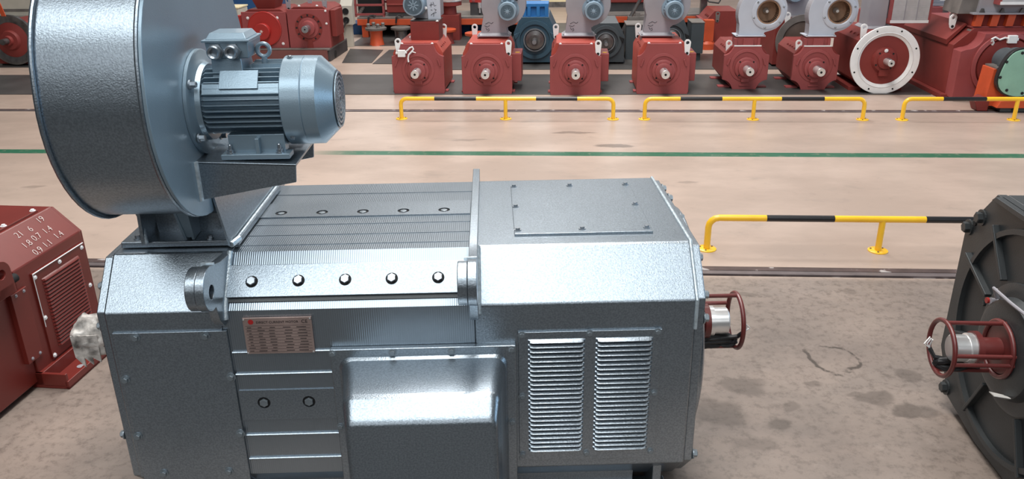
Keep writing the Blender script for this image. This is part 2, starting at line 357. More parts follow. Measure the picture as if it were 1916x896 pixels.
# bands and ledges on the yoke
b = mb()
for z in (-.288, -.368, -.600, -.694, -.80): b.prism([(-dc+.01, z+.0015), (-dc-.002, z+.0015), (-dc-.0045, z-.001), (-dc-.0045, z-.002), (-dc+.01, z-.002)], 'x', XA+.03, XB)
b.build('ledge', 'hammer', mot)
b = mb()
for y in (.553, .231, .135, .05): b.box(XA+.02, XB-.0, y-.0012, y+.0012, -.006, -.0012)
b.build('joint_strip', 'hammer', mot)
def hole_strip(name, ax, poly_uv, holes, a0, a1):
    return mb().prism(poly_uv, ax, a0, a1, holes).build(name, 'hammer', mot)
xs5 = [-.8393+.1454*k for k in range(5)]
st = hole_strip('bolt_strip', 'z', [(XA+.03, .300), (XB-.004, .300), (XB-.004, .442), (XA+.03, .442)], [circ(x, .343, .021, 16) for x in xs5], -.006, .0015)
for x in xs5: 
    b = mb(); b.lathe([(.0205, 0), (.0205, .0006)], (x, .343, -.0028), (0, 0, 1), 18); b.build('bolt_recess_shade', 'dark', st); bolt(st, ml(x, .343, -.0025), (0, 0, 1), .0125, .004, 'bolt_grey', washer=False)  # dark disc paints the shade inside each bolt hole
st = hole_strip('bolt_strip', 'y', [(XA+.03, -.544), (XB-.004, -.544), (XB-.004, -.431), (XA+.03, -.431)], [circ(x, -.478, .021, 16) for x in xs5], -dc-.001, -dc+.004)
for x in xs5[:2]: 
    b = mb(); b.lathe([(.0205, 0), (.0205, .0006)], (x, -.1340, -.478), (0, -1, 0), 18); b.build('bolt_recess_shade', 'dark', st); bolt(st, ml(x, -.1344, -.478), (0, -1, 0), .0145, .008, 'bolt_grey', washer=False)  # dark disc behind the bolt paints the shade of the hole
# bolted strip on the sloping shoulder
cn = Vector((0, -ch, dc)).normalized(); cdn = Vector((0, -dc, -ch))
def chp(x, t, h=0.0): p = Vector((x, 0, 0))+cdn*t+cn*h; return (p.x, p.y, p.z)
b = mb(); b.loft([[chp(x, .26, -.004), chp(x, .26, .014), chp(x, .80, .014), chp(x, .80, -.004)] for x in (XA+.030, XB-.008)])
st = b.build('shoulder_strip', 'hammer', mot, .002)
b = mb(); b.loft([[chp(x, .80, -.001), chp(x, .80, .004), chp(x, .86, .004), chp(x, .86, -.001)] for x in (XA+.030, XB-.008)]); b.build('strip_seam', 'hammer_dark', mot)
for x in xs5:
    bolt(st, Vector(chp(x, .545, .014))+OFF, cn, .0150, .012, 'bolt', washer=False)
    b = mb(); c0 = Vector(chp(x, .545, .0135)); b.lathe([(.0195, 0), (.0195, .0009)], c0, cn, 20); b.build('bolt_recess_shade', 'dark', st)  # dark disc paints a shaded ring round the bolt head
# lifting bars with lugs
for xa, first in ((XA, True), (XB, False)):
    x1 = xa+.027
    lug = arc(-.212, -.030, .068, math.radians(75), math.radians(262), 18)
    zt_ = -.001 if first else .022
    poly = [(.765, .022), (.735, -.02), (.67, -.02), (.67, -.03), (.02, -.03), (-dc, -.19), (-.155, -.185), (-.185, -.15), (-.20, -.098)]+lug[::-1]+[(-.11, .012), (-.02, zt_ if first else .022)]+([(.63, -.001), (.64, .022)] if first else [])
    o = mb().prism(poly, 'x', xa, x1, [circ(-.215, -.04, .022, 16)]).build('lifting_bar', 'hammer', mot, .002)
    b = mb(); b.prism(circ(-.212, -.030, .066, 26), 'x', xa-.030, xa, [circ(-.215, -.04, .022, 16)]); b.build('lug_boss', 'hammer', o, .003)
    b = mb(); b.tube([(x1, -.01, .004), (x1, -.13, -.130), (x1, -.142, -.17)], .009, 8); b.build('weld_seam', 'weld', o)
    b = mb(); b.box(xa-.012, x1, -.165, -.158, .022, .032); b.build('stop_bead', 'weld', o)
# side cover at the left
b = mb(); b.prism([(-1.275, -.208), (-.920, -.208), (-.920, -.775), (-1.275, -.775)], 'y', -dc-.008, -dc+.002)
cv = b.build('side_cover', 'hammer', mot, .002)
for x, z in ((-1.2042, -.2239), (-.9879, -.2239), (-1.2635, -.3744), (-.9292, -.3744), (-1.2635, -.59), (-.9292, -.59), (-1.2042, -.7399), (-.9879, -.7399)):
    bolt(cv, ml(x, -dc-.008, z), (0, -1, 0), .0105, .010, 'bolt_grey')
# nameplate
np_ = lab(mb().box(-.8669, -.6536, -dc-.006, -dc+.001, -.2935, -.1668).build('nameplate', 'plate', mot, .001), 'bronze nameplate with rows of small engraved print')
yy = -dc-.0062
text('DIRECT CURRENT MOTOR', .0108, 'heading', 'ink', np_, ml(-.826, yy, -.1855), (1, 0, 0), (0, 0, 1))
text('CE', .0165, 'mark', 'ink', np_, ml(-.686, yy, -.1865), (1, 0, 0), (0, 0, 1))
b = mb(); b.prism(circ(-.842, -.180, .0085, 16), 'y', yy-.0005, yy); b.build('logo', 'logo', np_)
b = mb(); rows = 9
for k in range(rows+1): b.box(-.860, -.660, yy-.0003, yy, -.1945-k*.0103, -.1938-k*.0103)
for k in range(rows):
    for x0, x1 in ((-.858, -.835), (-.828, -.800), (-.790, -.762), (-.745, -.715), (-.703, -.664)):
        l = x1-x0; s0 = random.random()*.3*l; e0 = l*(.6+.4*random.random()); b.box(x0+s0, x0+e0, yy-.0003, yy, -.2014-k*.0103, -.1990-k*.0103)
b.build('engraving', 'ink', np_)
for x, z in ((-.863, -.171), (-.658, -.171), (-.863, -.289), (-.658, -.289)): bolt(np_, ml(x, yy, z), (0, -1, 0), .003, .003, 'bright', 'rivet', False)
# terminal box with pressed cover
b = mb(); b.box(-.605, -.018, -dc-.022, -dc+.001, -.90, -.277); tb = b.build('terminal_box', 'hammer', mot, .004)
b = mb()
def rrect(x0, x1, z0, z1, r, y, n=6):
    pts = []
    for cx, cz, a in ((x1-r, z1-r, 0), (x0+r, z1-r, 90), (x0+r, z0+r, 180), (x1-r, z0+r, 270)):
        for k in range(n+1): t = math.radians(a+90*k/n); pts.append((cx+r*math.cos(t), y, cz+r*math.sin(t)))
    return pts
cov = [(-.580, -.046, -.88, -.305, .040, -.1585), (-.579, -.047, -.88, -.306, .040, -.162), (-.571, -.053, -.88, -.312, .040, -.170), (-.569, -.054, -.88, -.312, .040, -.178), (-.557, -.059, -.87, -.311, .040, -.22),
       (-.536, -.069, -.852, -.309, .035, -.364), (-.5345, -.0698, -.850, -.3092, .034, -.374), (-.532, -.072, -.848, -.3125, .033, -.382), (-.530, -.0735, -.8465, -.3165, .032, -.387),
       (-.5235, -.079, -.841, -.3475, .028, -.423), (-.521, -.081, -.838, -.355, .027, -.431), (-.517, -.085, -.834, -.364, .025, -.438), (-.510, -.092, -.828, -.372, .022, -.4412), (-.505, -.097, -.822, -.379, .020, -.4420)]
b.loft([rrect(*c) for c in cov]); b.build('pressed_cover', 'hammer', tb, sharp=28)
for x, z in ((-.596, -.290), (-.4084, -.291), (-.2217, -.291), (-.0330, -.290), (-.0330, -.5635), (-.596, -.5635), (-.596, -.83), (-.033, -.83)):
    bolt(tb, ml(x, -dc-.022, z), (0, -1, 0), .0088, .007, 'bolt_grey')
# louvred panel
b = mb(); b.box(-.010, .447, -dc-.008, -dc+.001, -.729, -.239); lp = lab(b.build('louvre_panel', 'hammer', mot, .0015), 'grey panel with two banks of horizontal louvres')
for x0, x1 in ((.0205, .2015), (.236, .4185)):
    b = mb(); n = 25; pit = (.6925-.262)/n
    for k in range(n):
        z1 = -.262-k*pit; z0 = z1-pit*.96; y0 = -dc-.008
        rings = []
        for x, e in ((x0, .05), (x0+.006, .75), (x0+.016, 1), (x1-.016, 1), (x1-.006, .75), (x1, .05)):
            d = .013*e+.0005; rings.append([(x, y0+.001, z1-pit*.10*e), (x, y0-d*.5, z1-pit*.30), (x, y0-d, z0+pit*.40), (x, y0-d, z0+pit*.30), (x, y0-d*.25, z0+pit*.24), (x, y0+.001, z0+pit*.05)])
        b.loft(rings)
    b.build('louvre_bank', 'hammer', lp, sharp=30)
    b = mb(); b.box(x0+.006, x1-.006, -dc-.0086, -dc-.0078, -.693, -.268); b.build('louvre_opening', 'dark', lp)
for x in (.0009, .2150, .4320):
    for z in (-.2475, -.4744, -.7039):
        if x == .2150 and z == -.4744: continue
        bolt(lp, ml(x, -dc-.008, z), (0, -1, 0), .0085, .008, 'bolt_grey')
# top inspection cover
b = mb(); b.box(-.0125, .4455, .077, .574, -.001, .008); tc_ = b.build('top_cover', 'hammer', mot, .0015)
for x in (-.0009, .2142, .4302):
    for y in (.5677, .3408, .1105):
        if abs(x-.2142) < .01 and abs(y-.3408) < .01: continue
        bolt(tc_, ml(x, y, .008), (0, 0, 1), .0085, .009, 'bolt')
# base frame under the body
b = mb()
for x in (-1.15, .455): b.box(x, x+.03, -.10, .77, -.95, -.74)
b.box(-1.25, .52, -.06, .02, -.95, -.935); b.box(-1.25, .52, .65, .73, -.95, -.935)
b.box(-.95, .40, -.035, -.02, -.88, -.862); b.box(-.95, .40, -.03, -.02, -.95, -.88)
b.build('foot_frame', 'hammer', mot, .003)
# shaft wrapped in plastic at the left end
b = mb(); b.cyl((xl-.05, by, -.465), (-1.60, by, -.465), .066, n=28); b.build('shaft', 'smoky', mot)
b = MB(OFF); n = 40; rings = []
for i in range(19):
    t = i/18; x = xl-.03-t*.345; base = .074 if t < .88 else .079*(1-((t-.88)/.12)**2*.75)
    ring = []
    for k in range(n):
        a = 2*PI*k/n; r = base*(1+.07*math.sin(5*a+7*t*PI)+.06*math.sin(9*a-11*t)+.05*random.uniform(-1, 1)); ring.append((x+.004*random.uniform(-1, 1), by+r*math.cos(a), -.465+r*math.sin(a)))
    rings.append(ring)
b.loft(rings)
for k in range(3):
    x = -1.545-.03*k; b.loft([[(x, by-.070, -.43), (x-.035, by-.074, -.43), (x-.032, by-.070, -.52), (x-.006, by-.066, -.545-.01*k)], [(x, by-.074, -.43), (x-.035, by-.079, -.43), (x-.034, by-.076, -.52), (x-.006, by-.072, -.545-.01*k)]])
lab(b.build('plastic_wrap', 'plastic', mot, sharp=60), 'crumpled pale plastic wrapped round the shaft end')
# encoder in its wire guard (used on two motors)
def encoder(root, o, ax, sc=1.0, cable=True):
    o = Vector(o); d = Vector(ax).normalized(); u = Vector((0, 0, 1)); s_ = d.cross(u)
    def p(t, a, r): return o+d*t*sc+(s_*math.cos(a)+u*math.sin(a))*r*sc
    R = .113
    b = MB()
    for t in (.02, .24): b.tube([p(t, 2*PI*k/36, R) for k in range(36)], .0095*sc, 10, closed=True)
    for a in (PI/2, PI/2+1.35, -PI/2+.15, -PI/2-1.45): b.tube([p(0, a, R), p(.24, a, R)], .0085*sc, 10)
    b.build('encoder_guard', 'cage', root)
    b = MB(); b.lathe([(.10*sc, 0), (.10*sc, .018*sc), (.045*sc, .02*sc), (.045*sc, .10*sc), (.07*sc, .102*sc), (.07*sc, .125*sc), (.05*sc, .125*sc)], o, d, 28); b.build('encoder_bracket', 'cage', root)
    b = MB(); b.lathe([(.062*sc, .125*sc), (.062*sc, .145*sc), (.055*sc, .147*sc), (.055*sc, .200*sc), (.050*sc, .205*sc)], o, d, 28); b.build('encoder', 'bright', root)
    b = MB(); pts = [o+d*.10*sc+s_*.03*sc-u*.085*sc]
    for k in range(52):
        a = k*.42; pts.append(o+d*(.155+.085*math.cos(a))*sc+s_*(.010*math.sin(k*1.3)+.020)*sc-u*(.083+.020*math.sin(a)+.007*math.sin(k*.7))*sc)
    pts += [o+d*.245*sc-u*.06*sc+s_*.03*sc, o+d*.262*sc-u*.03*sc+s_*.05*sc]
    b.tube(pts, .0095*sc, 8); cb = b.build('encoder_cable', 'rubber', root)
    b = MB()
    for k in range(3): b.tube([pts[-1], pts[-1]+d*.012*sc*k+u*.02*sc, pts[-1]+u*.045*sc+s_*.012*(k-1)*sc], .0028*sc, 6)
    b.build('wire_end', 'white', cb)
encoder(mot, ml(xr+.06, by, -.470), (1, 0, 0), .93)

# ------------------------------------------------------------------ blower on the big motor
blx, bly = -1.085, 0.31
blo = thing('centrifugal_blower', 'large blue grey drum shaped blower with side mounted fan motor, standing on the big motor', 'blower', MW(blx, bly, HT+.003), PSM)
OB = Vector((-blx, -bly, 0))
def bb(): return MB(OB)
def bl(x, y, z): return Vector((x, y, z))+OB
yc, zc = .01, .50
def scroll(e=0.0):
    pts = [(.575+e, .10), (.57+e, .30)]
    for k in range(41):
        a = math.radians(2+k*(268/40)); r = (.53-(.53-.362)*min(1, math.degrees(a)/165)) if math.degrees(a) < 165 else .362-.012*(math.degrees(a)-165)/105
        pts.append((yc+(r+e)*math.cos(a), zc+(r+e)*math.sin(a)))
    pts += [(.055, .135), (.075, .10)]
    return pts
bb().prism(scroll(), 'x', -1.222, -.952).build('scroll_casing', 'hammer', blo, sharp=30)
for xa in (-1.228, -.956): bb().prism(scroll(.010), 'x', xa, xa+.010).build('side_plate', 'fan_silver', blo, .002, sharp=30)
for xa in (-1.222, -.962):
    b = bb(); b.tube([(xa, y, z) for y, z in scroll(.006)], .0065, 8); b.build('rim_bead', 'hammer', blo)
# neck, gusset, base plate
b = bb()
b.loft([[(-1.185, .12, z0), (-.918, .12, z0), (-.918, .585, z0), (-1.185, .585, z0)] if z0 < .05 else [(-1.205, .13, z0), (-.955, .13, z0), (-.955, .575, z0), (-1.205, .575, z0)] for z0 in (.018, .17)]); b.build('neck', 'hammer', blo)
b = bb(); b.loft([[(x, -.005, .018), (x, .575, .018), (x-.026, .575, .25), (x-.026, -.02, .21)] for x in (-.922, -.915)]); b.build('neck_cheek', 'hammer', blo)
b = bb(); b.loft([[(x-.012, .02, .018), (x-.012, .16, .018), (x, .16, .16), (x, .0, .16)] for x in (-1.192, -1.182)]); b.build('neck_cheek', 'hammer', blo)
b = bb(); b.loft([[(-1.082+e, .000, .142), (-1.076+e, .045, .022), (-1.068+e, .125, .022), (-1.068+e, .125, .142)] for e in (0, .008)])
b.loft([[(-1.036+e, .000, .142), (-1.044+e, .045, .022), (-1.05+e, .125, .022), (-1.05+e, .125, .142)] for e in (-.008, 0)])
b.loft([[(-1.080, .000, .145), (-1.038, .000, .145), (-1.045, .047, .03), (-1.076, .047, .03)], [(-1.080, .008, .145), (-1.038, .008, .145), (-1.045, .055, .03), (-1.076, .055, .03)]]); b.build('gusset', 'fan_silver', blo)
b = bb(); b.box(-1.278, -.902, .038, .612, 0, .020); bp_ = b.build('base_plate', 'hammer', blo, .003)
for x, y in ((-1.235, .07), (-1.0, .06), (-1.25, .56), (-1.24, .32)): bolt(bp_, bl(x, y, .020), (0, 0, 1), .009, .012, 'bolt')
b = bb(); b.tube([(-.909, .045, .022), (-.909, .60, .022)], .005, 8); b.tube([(-1.19, .025, .02), (-1.208, .045, .165)], .007, 8); b.tube([(-.915, -.0, .02), (-.903, .05, .022)], .010, 8); b.build('weld_seam', 'weld', blo)
# bracket for the fan motor
ty = .315
b = bb()
for y0, y1 in ((-.104, -.096), (.155, .163)):
    b.prism([(-.948, .324), (-.655, .311), (-.660, .256), (-.948, .206)], 'y', y0, y1)
b.loft([[(-.948, y, .3165), (-.655, y, .3035), (-.655, y, .3115), (-.948, y, .3245)] for y in (-.104, .163)])
br = b.build('motor_bracket', 'hammer', blo, .002)
b = bb(); b.tube([(-.945, -.106, .325), (-.945, -.107, .206)], .009, 8); b.build('weld_seam', 'weld', br)
# fan motor
ya, za = .03, .472
fm = bb(); fm.lathe([(.098, 0), (.098, .01), (.095, .015), (.095, .235), (.09, .24)], (-.925, ya, za), (1, 0, 0), 40)
for a in [math.radians(x) for x in list(range(118, 214, 8))+list(range(-34, 62, 8))]:
    c_, s_ = math.cos(a), math.sin(a); q = []
    r1 = .121; 
    pr = [(ya+c_*.09-s_*.0022, za+s_*.09+c_*.0022), (ya+c_*r1-s_*.0012, za+s_*r1+c_*.0012), (ya+c_*r1+s_*.0012, za+s_*r1-c_*.0012), (ya+c_*.09+s_*.0022, za+s_*.09-c_*.0022)]
    fm.loft([[(x, ya+(y-ya)*k, za+(z-za)*k) for y, z in pr] for x, k in ((-.912, .90), (-.900, 1), (-.68, 1))])
for y0 in (-.045, -.03, -.015, 0.0, .015): fm.box(-.78, -.68, ya+y0+.03-.0015, ya+y0+.03+.0015, za+.08, za+.117-abs(y0)*.1)
fmo = fm.build('fan_motor', 'fan_silver', blo, sharp=30)
b = bb(); b.lathe([(.152, 0), (.155, .002), (.155, .011), (.150, .013), (.126, .014), (.116, .020), (.112, .034)], (-.947, ya, za), (1, 0, 0), 48); fl = b.build('mounting_flange', 'fan_silver', fmo)
for a in (150, 205, 20, -40, 90): bolt(fl, bl(-.933, ya+.140*math.cos(math.radians(a)), za+.140*math.sin(math.radians(a))), (1, 0, 0), .010, .020, 'bolt') if False else None
for a in (148, 215, 25, 300):
    o = bolt(fmo, bl(-.931, ya+.141*math.cos(math.radians(a)), za+.141*math.sin(math.radians(a))), (1, 0, 0), .0095, .020, 'bolt')
b = bb(); b.lathe([(.127, 0), (.131, .003), (.131, .058), (.129, .060), (.131, .062), (.130, .102), (.088, .146), (.080, .147)], (-.685, ya, za), (1, 0, 0), 56); b.build('fan_cowl', 'fan_silver', fmo, sharp=24)
b = bb(); b.lathe([(.081, 0), (.081, .002)], (-.538, ya, za), (1, 0, 0), 40); b.build('cowl_opening', 'dark', fmo)
b = bb(); xg = -.534
for r in (.012, .026, .040, .054, .068, .080): b.ring([(r-.0028, -.0015), (r+.0028, -.0015), (r+.0028, .0015), (r-.0028, .0015)], (xg, ya, za), (1, 0, 0), 40)
for k in range(24):
    a = 2*PI*k/24; b.plate([(xg-.001, ya+math.cos(a+e)*r, za+math.sin(a+e)*r) for r, e in ((.01, -.12), (.08, -.022), (.08, .022), (.01, .12))], .002)
b.build('cowl_grille', 'fan_silver', fmo)
for x, y, z, d in ((-.665, ya-.02, za+.130, (0, -.1, 1)), (-.665, ya-.095, za-.09, (0, -1, -.9))): bolt(fmo, bl(x, y, z), d, .006, .006, 'bolt')
# rating plate pad, terminal box, eye bolt
b = bb(); b.loft([[(x, ya+-0.1068, za+0.0568), (x, ya+-0.1121, za+0.0596), (x, ya+-0.0764, za+0.1052), (x, ya+-0.0717, za+0.0987)] for x in (-.855, -.745)]); b.build('blank_plate', 'fan_silver', fmo, .001)
b = bb(); b.loft([[(x, ya+-0.0940, za+0.0342), (x, ya+-0.1130, za+0.0434), (x, ya+-0.0979, za+0.0711), (x, ya+-0.0799, za+0.0602)] for x in (-.905, -.68)]); b.build('side_rib', 'fan_silver', fmo, .001)
b = bb(); b.loft([[(-.880, -.040, .55), (-.790, -.040, .55), (-.790, .085, .55), (-.880, .085, .55)], [(-.880, -.030, .61), (-.795, -.030, .61), (-.795, .075, .61), (-.880, .075, .61)]]); b.build('box_pedestal', 'fan_silver', fmo, .003)
b = bb(); b.loft([[(-.886, -.032, .608), (-.772, -.032, .608), (-.768, .085, .608), (-.888, .085, .608)], [(-.890, -.038, .655), (-.768, -.038, .655), (-.764, .090, .655), (-.892, .090, .655)]]); jb = b.build('junction_box', 'fan_silver', fmo, .004)
b = bb(); b.box(-.897, -.762, -.044, .096, .655, .662); b.loft([[(-.888, -.034, .662), (-.771, -.034, .662), (-.771, .086, .662), (-.888, .086, .662)], [(-.878, -.020, .679), (-.781, -.020, .679), (-.781, .074, .679), (-.878, .074, .679)]]); b.build('box_lid', 'fan_silver', jb, .002)
for x in (-.8605, -.812):
    b = bb(); b.lathe([(.024, 0), (.024, .010)], (x, -.036, .630), (0, -1, 0), 6); b.ring([(.011, .010), (.0195, .010), (.0195, .026), (.016, .029), (.011, .026)], (x, -.036, .630), (0, -1, 0), 24); b.lathe([(.0115, .011), (.0115, .014)], (x, -.036, .630), (0, -1, 0), 16); b.build('cable_gland', 'bolt', jb)
b = bb(); b.tube([(-.744+.0185*math.cos(2*PI*k/24), .03, .622+.0185*math.sin(2*PI*k/24)) for k in range(24)], .006, 10, closed=True); b.cyl((-.744, .03, .57), (-.744, .03, .603), .010, .008, 12); b.build('eye_bolt', 'fan_silver', fmo)
# motor feet
b = bb(); b.box(-.874, -.674, -.088, -.035, .3235, .339); b.box(-.855, -.690, -.062, -.02, .338, .392); b.box(-.772, -.760, -.084, -.04, .338, .385); b.build('motor_foot', 'fan_silver', fmo, .002)
b = bb(); b.box(-.874, -.674, .095, .148, .3235, .339); b.box(-.855, -.690, .08, .122, .338, .392); b.build('motor_foot', 'fan_silver', fmo, .002)
for x in (-.848, -.705):
    b = bb(); b.lathe([(.0125, 0), (.0125, .003), (.009, .003), (.009, .012), (.0055, .012), (.0055, .026), (.004, .028)], (x, -.074, .339), (0, 0, 1), 12); b.build('stud_bolt', 'bolt', fmo)

# ------------------------------------------------------------------ red motor at the left edge
th = math.radians(83.5); RD = Vector((math.cos(th), math.sin(th), 0)); RN = Vector((math.sin(th), -math.cos(th), 0))
# local x along its axis (far end +), local y away from the camera side (-RN), so the seen side faces -y
cs = RN.dot(Vector((-2.08, 3.3, 0)))
d0 = 2.75
red = thing('electric_motor', 'dark red motor cut off by the left picture edge with chalk figures on its shoulder', 'motor', RD*d0+RN*cs, th)
red.location.z = 0
def rb(): return MB((-d0, 0, 0))
def rl(x, y, z): return Vector((x-d0, y, z))
Z1, Z2, E1 = .56, .68, 3.335
ro = [(0, .03), (.12, .0), (.60, .0), (.72, .03), (.72, Z1), (.60, Z2), (.12, Z2), (0, Z1)]
rb().prism(ro, 'x', 2.86, E1).build('commutator_housing', 'red_near', red, .005)
rb().prism([(y+(.012 if y < .3 else -.012), z-.006 if z > .3 else z) for y, z in ro], 'x', 1.6, 2.86).build('yoke', 'red_near', red, .004)
b = rb(); b.prism([(y*.97+.01, z*.97+.01) for y, z in ro], 'x', E1, E1+.025); b.lathe([(.33, 0), (.31, .03), (.12, .06)], (E1+.025, .36, .34), (1, 0, 0), 40); b.build('end_shield', 'red_near', red)
b = rb(); b.box(2.955, E1-.012, -.008, .002, .085, .508); pn = b.build('louvre_panel', 'red_near', red, .0015)
lab(pn, 'red panel with slanting louvres held by white bolts')
b = rb(); n = 20; pit = (.46-.12)/n
for k in range(n):
    z1 = .463-k*pit
    rings = []
    for x, e in ((3.005, .1), (3.014, 1), (3.265, 1), (3.274, .1)):
        d = .011*e+.0006; rings.append([(x, -.007, z1), (x, -.008-d*.5, z1-pit*.2), (x, -.008-d, z1-pit*.7), (x, -.008-d*.8, z1-pit*.8), (x, -.007, z1-pit*.92)])
    b.loft(rings)
b.build('louvre_bank', 'red_near', pn, sharp=30)
for k in range(11):
    pass
for x, z in ((2.968, .487), (3.14, .487), (3.308, .487), (2.968, .29), (3.308, .29), (2.968, .100), (3.308, .10)): bolt(pn, rl(x, -.008, z), (0, -1, 0), .0075, .007, 'white')
b = rb(); b.tube([(2.958, -.010, .506), (E1-.014, -.010, .506)], .0025, 6); b.tube([(2.957, -.010, .506), (2.957, -.010, .25)], .0018, 6); b.build('bright_edge', 'white', pn)
b = rb(); b.box(2.808, 2.905, -.009, .014, .145, .475); sc_ = b.build('side_cover', 'red_near', red, .0015)
for x, z in ((2.835, .462), (2.885, .462), (2.835, .16), (2.885, .16)): bolt(sc_, rl(x, -.009, z), (0, -1, 0), .0052, .005, 'galv')
b = rb(); b.box(2.30, 3.26, .13, .59, Z2-.001, Z2+.010); tcv = b.build('top_cover', 'red_near', red, .0015)
for x in (2.86, 3.05, 3.245): bolt(tcv, rl(x, .145, Z2+.010), (0, 0, 1), .009, .009, 'white')
# lug
lugp = arc(2.75, .60, .055, math.radians(-10), math.radians(190), 14)
b = rb(); b.prism([(2.69, .50), (2.81, .50)]+lugp, 'y', -.045, -.012, [circ(2.75, .60, .02, 14)]); b.box(2.70, 2.80, -.045, .06, .50, .545); b.build('lifting_lug', 'red_near', red, .003)
b = rb(); b.cyl((2.80, -.02, .545), (2.845, -.02, .545), .019, n=16); b.build('plug', 'dark', red)
# foot
b = rb(); b.box(2.85, 3.29, -.135, .25, 0, .014); b.box(2.85, 3.29, -.135, -.118, .0, .040); b.box(2.85, 2.865, -.13, .05, .014, .075); b.box(2.85, 3.29, -.02, .02, .012, .075); b.box(2.0, 2.3, -.135, .25, 0, .014); b.box(1.7, 3.29, .05, .67, .002, .03); b.build('foot', 'red_near', red, .003)
b = rb(); b.cyl((3.02, -.08, .0145), (3.02, -.08, .0155), .016, n=14); b.cyl((3.10, -.075, .0145), (3.10, -.075, .0155), .016, n=14); b.build('foot_hole', 'galv', red)
# chalk figures on the shoulder
sn = Vector((0, -.12, .12)).normalized(); sdown = Vector((0, -.12, -.12)).normalized()
def sho(x, t): p = Vector((x-d0, .12, Z2))+sdown*t+sn*.0012; return p
rows = (('21', 3.035, .058), ('6', 3.118, .060), ('19', 3.195, .046), ('1.8', 3.015, .112), ('0.7', 3.088, .106), ('1.4', 3.168, .102), ('0.9', 3.025, .162), ('1.1', 3.100, .156), ('1.4', 3.190, .148))
for t_, x, t in rows:
    text(t_, .043, 'chalk_figure', 'chalk', red, sho(x, t), Vector((1, 0, 0))*.94-sdown*.18, -sdown*.96+Vector((1, 0, 0))*.18, thin=.0011)

# ------------------------------------------------------------------ dark grey motor at the right edge
FX0, FYc = 1.611, 2.600
dk = far('electric_motor', 'dark charcoal grey motor cut off by the right picture edge, end shield with ribs facing', 'motor', FX0+.5, FYc)
def db(): return MB((-.5, -FYc, 0))
def dl(x, y, z): return Vector((x-.5, y-FYc, z))
Hh = .505
do = [(FYc+u, z) for u, z in ((-.335, .95), (.335, .95), (Hh, .755), (Hh, .22), (.38, .055), (.12, .012), (-.12, .012), (-.38, .055), (-Hh, .22), (-Hh, .755))]
db().prism(do, 'x', .035, 1.15).build('housing', 'hammer_dark', dk, .006)
zz = .490
b = db(); b.prism([(FYc+(y-FYc)*1.01, z) for y, z in do], 'x', .0, .035); dps = b.build('end_shield', 'hammer_dark', dk, .004)
b = db(); b.ring([(.425, .002), (.425, -.020), (.405, -.020), (.405, .002)], (0, FYc, zz), (1, 0, 0), 64); b.build('outer_ring', 'hammer_dark', dps)
b = db(); b.lathe([(.235, 0), (.235, -.012), (.220, -.016), (.185, -.016), (.175, -.05), (.16, -.055), (.09, -.055)], (0, FYc, zz), (1, 0, 0), 56); b.build('bearing_cover', 'hammer_dark', dps)
def rib(a, r0, r1, wd=.0075, h=.024):
    b = db(); c_, s_ = math.cos(a), math.sin(a); q = []
    for x in (.002, -h): q.append([(x, FYc+r*c_-e*s_, zz+r*s_+e*c_) for r, e in ((r0, -wd), (r1, -wd), (r1, wd), (r0, wd))])
    b.loft(q); return b
for a, r0, r1 in ((23, .25, .47), (51, .25, .46), (122, .25, .46), (152, .25, .47), (-20, .25, .47), (-62, .24, .44), (-118, .24, .44), (-160, .25, .47)):
    rib(math.radians(a), r0, r1).build('rib', 'hammer_dark', dps, .003)
b = db(); b.loft([[(x, FYc+u, z) for u, z in ((.335, .93), (.31, .95), (-.31, .95), (-.335, .93))] for x in (-.02, .01)]); b.build('top_lip', 'hammer_dark', dps, .003)
for y, z in ((3.006, .834), (3.083, .765), (2.995, .085)): bolt(dps, dl(0, y, z), (-1, 0, 0), .022, .024, 'hammer_dark')
b = db(); b.cyl((.002, 3.045, .795), (-.004, 3.045, .795), .010, n=14); b.build('tapped_hole', 'dark', dps)
for y, z in ((2.852, .545), (2.73, .67)): bolt(dps, dl(0, y, z), (-1, 0, 0), .010, .012, 'hammer_dark')
b = db(); b.tube([(-.045, 2.735, .655), (-.06, 2.72, .672), (-.06, 2.60, .672), (-.06, 2.2, .69)], .006, 8); b.cyl((-.03, 2.735, .625), (-.045, 2.735, .66), .008, n=10); b.cyl((-.02, 2.75, .60), (-.045, 2.75, .605), .014, n=12); b.build('grease_pipe', 'galv', dk)
b = db(); b.cyl((-.05, 2.752, .607), (-.058, 2.752, .607), .011, n=12); b.build('grease_cap', 'red_bright', dk)
encoder(dk, dl(-.045, 2.605, .490), (-1, 0, 0), .88)
b = db(); b.plate([(-.10, 2.50, .36), (-.06, 2.47, .37), (-.05, 2.52, .35), (-.09, 2.55, .345)], .003); b.build('paper_tag', 'paper', dk)
b = db(); b.box(.1, .9, FYc-.4, FYc-.28, 0, .06); b.box(.1, .9, FYc+.28, FYc+.4, 0, .06); b.build('foot', 'hammer_dark', dk)
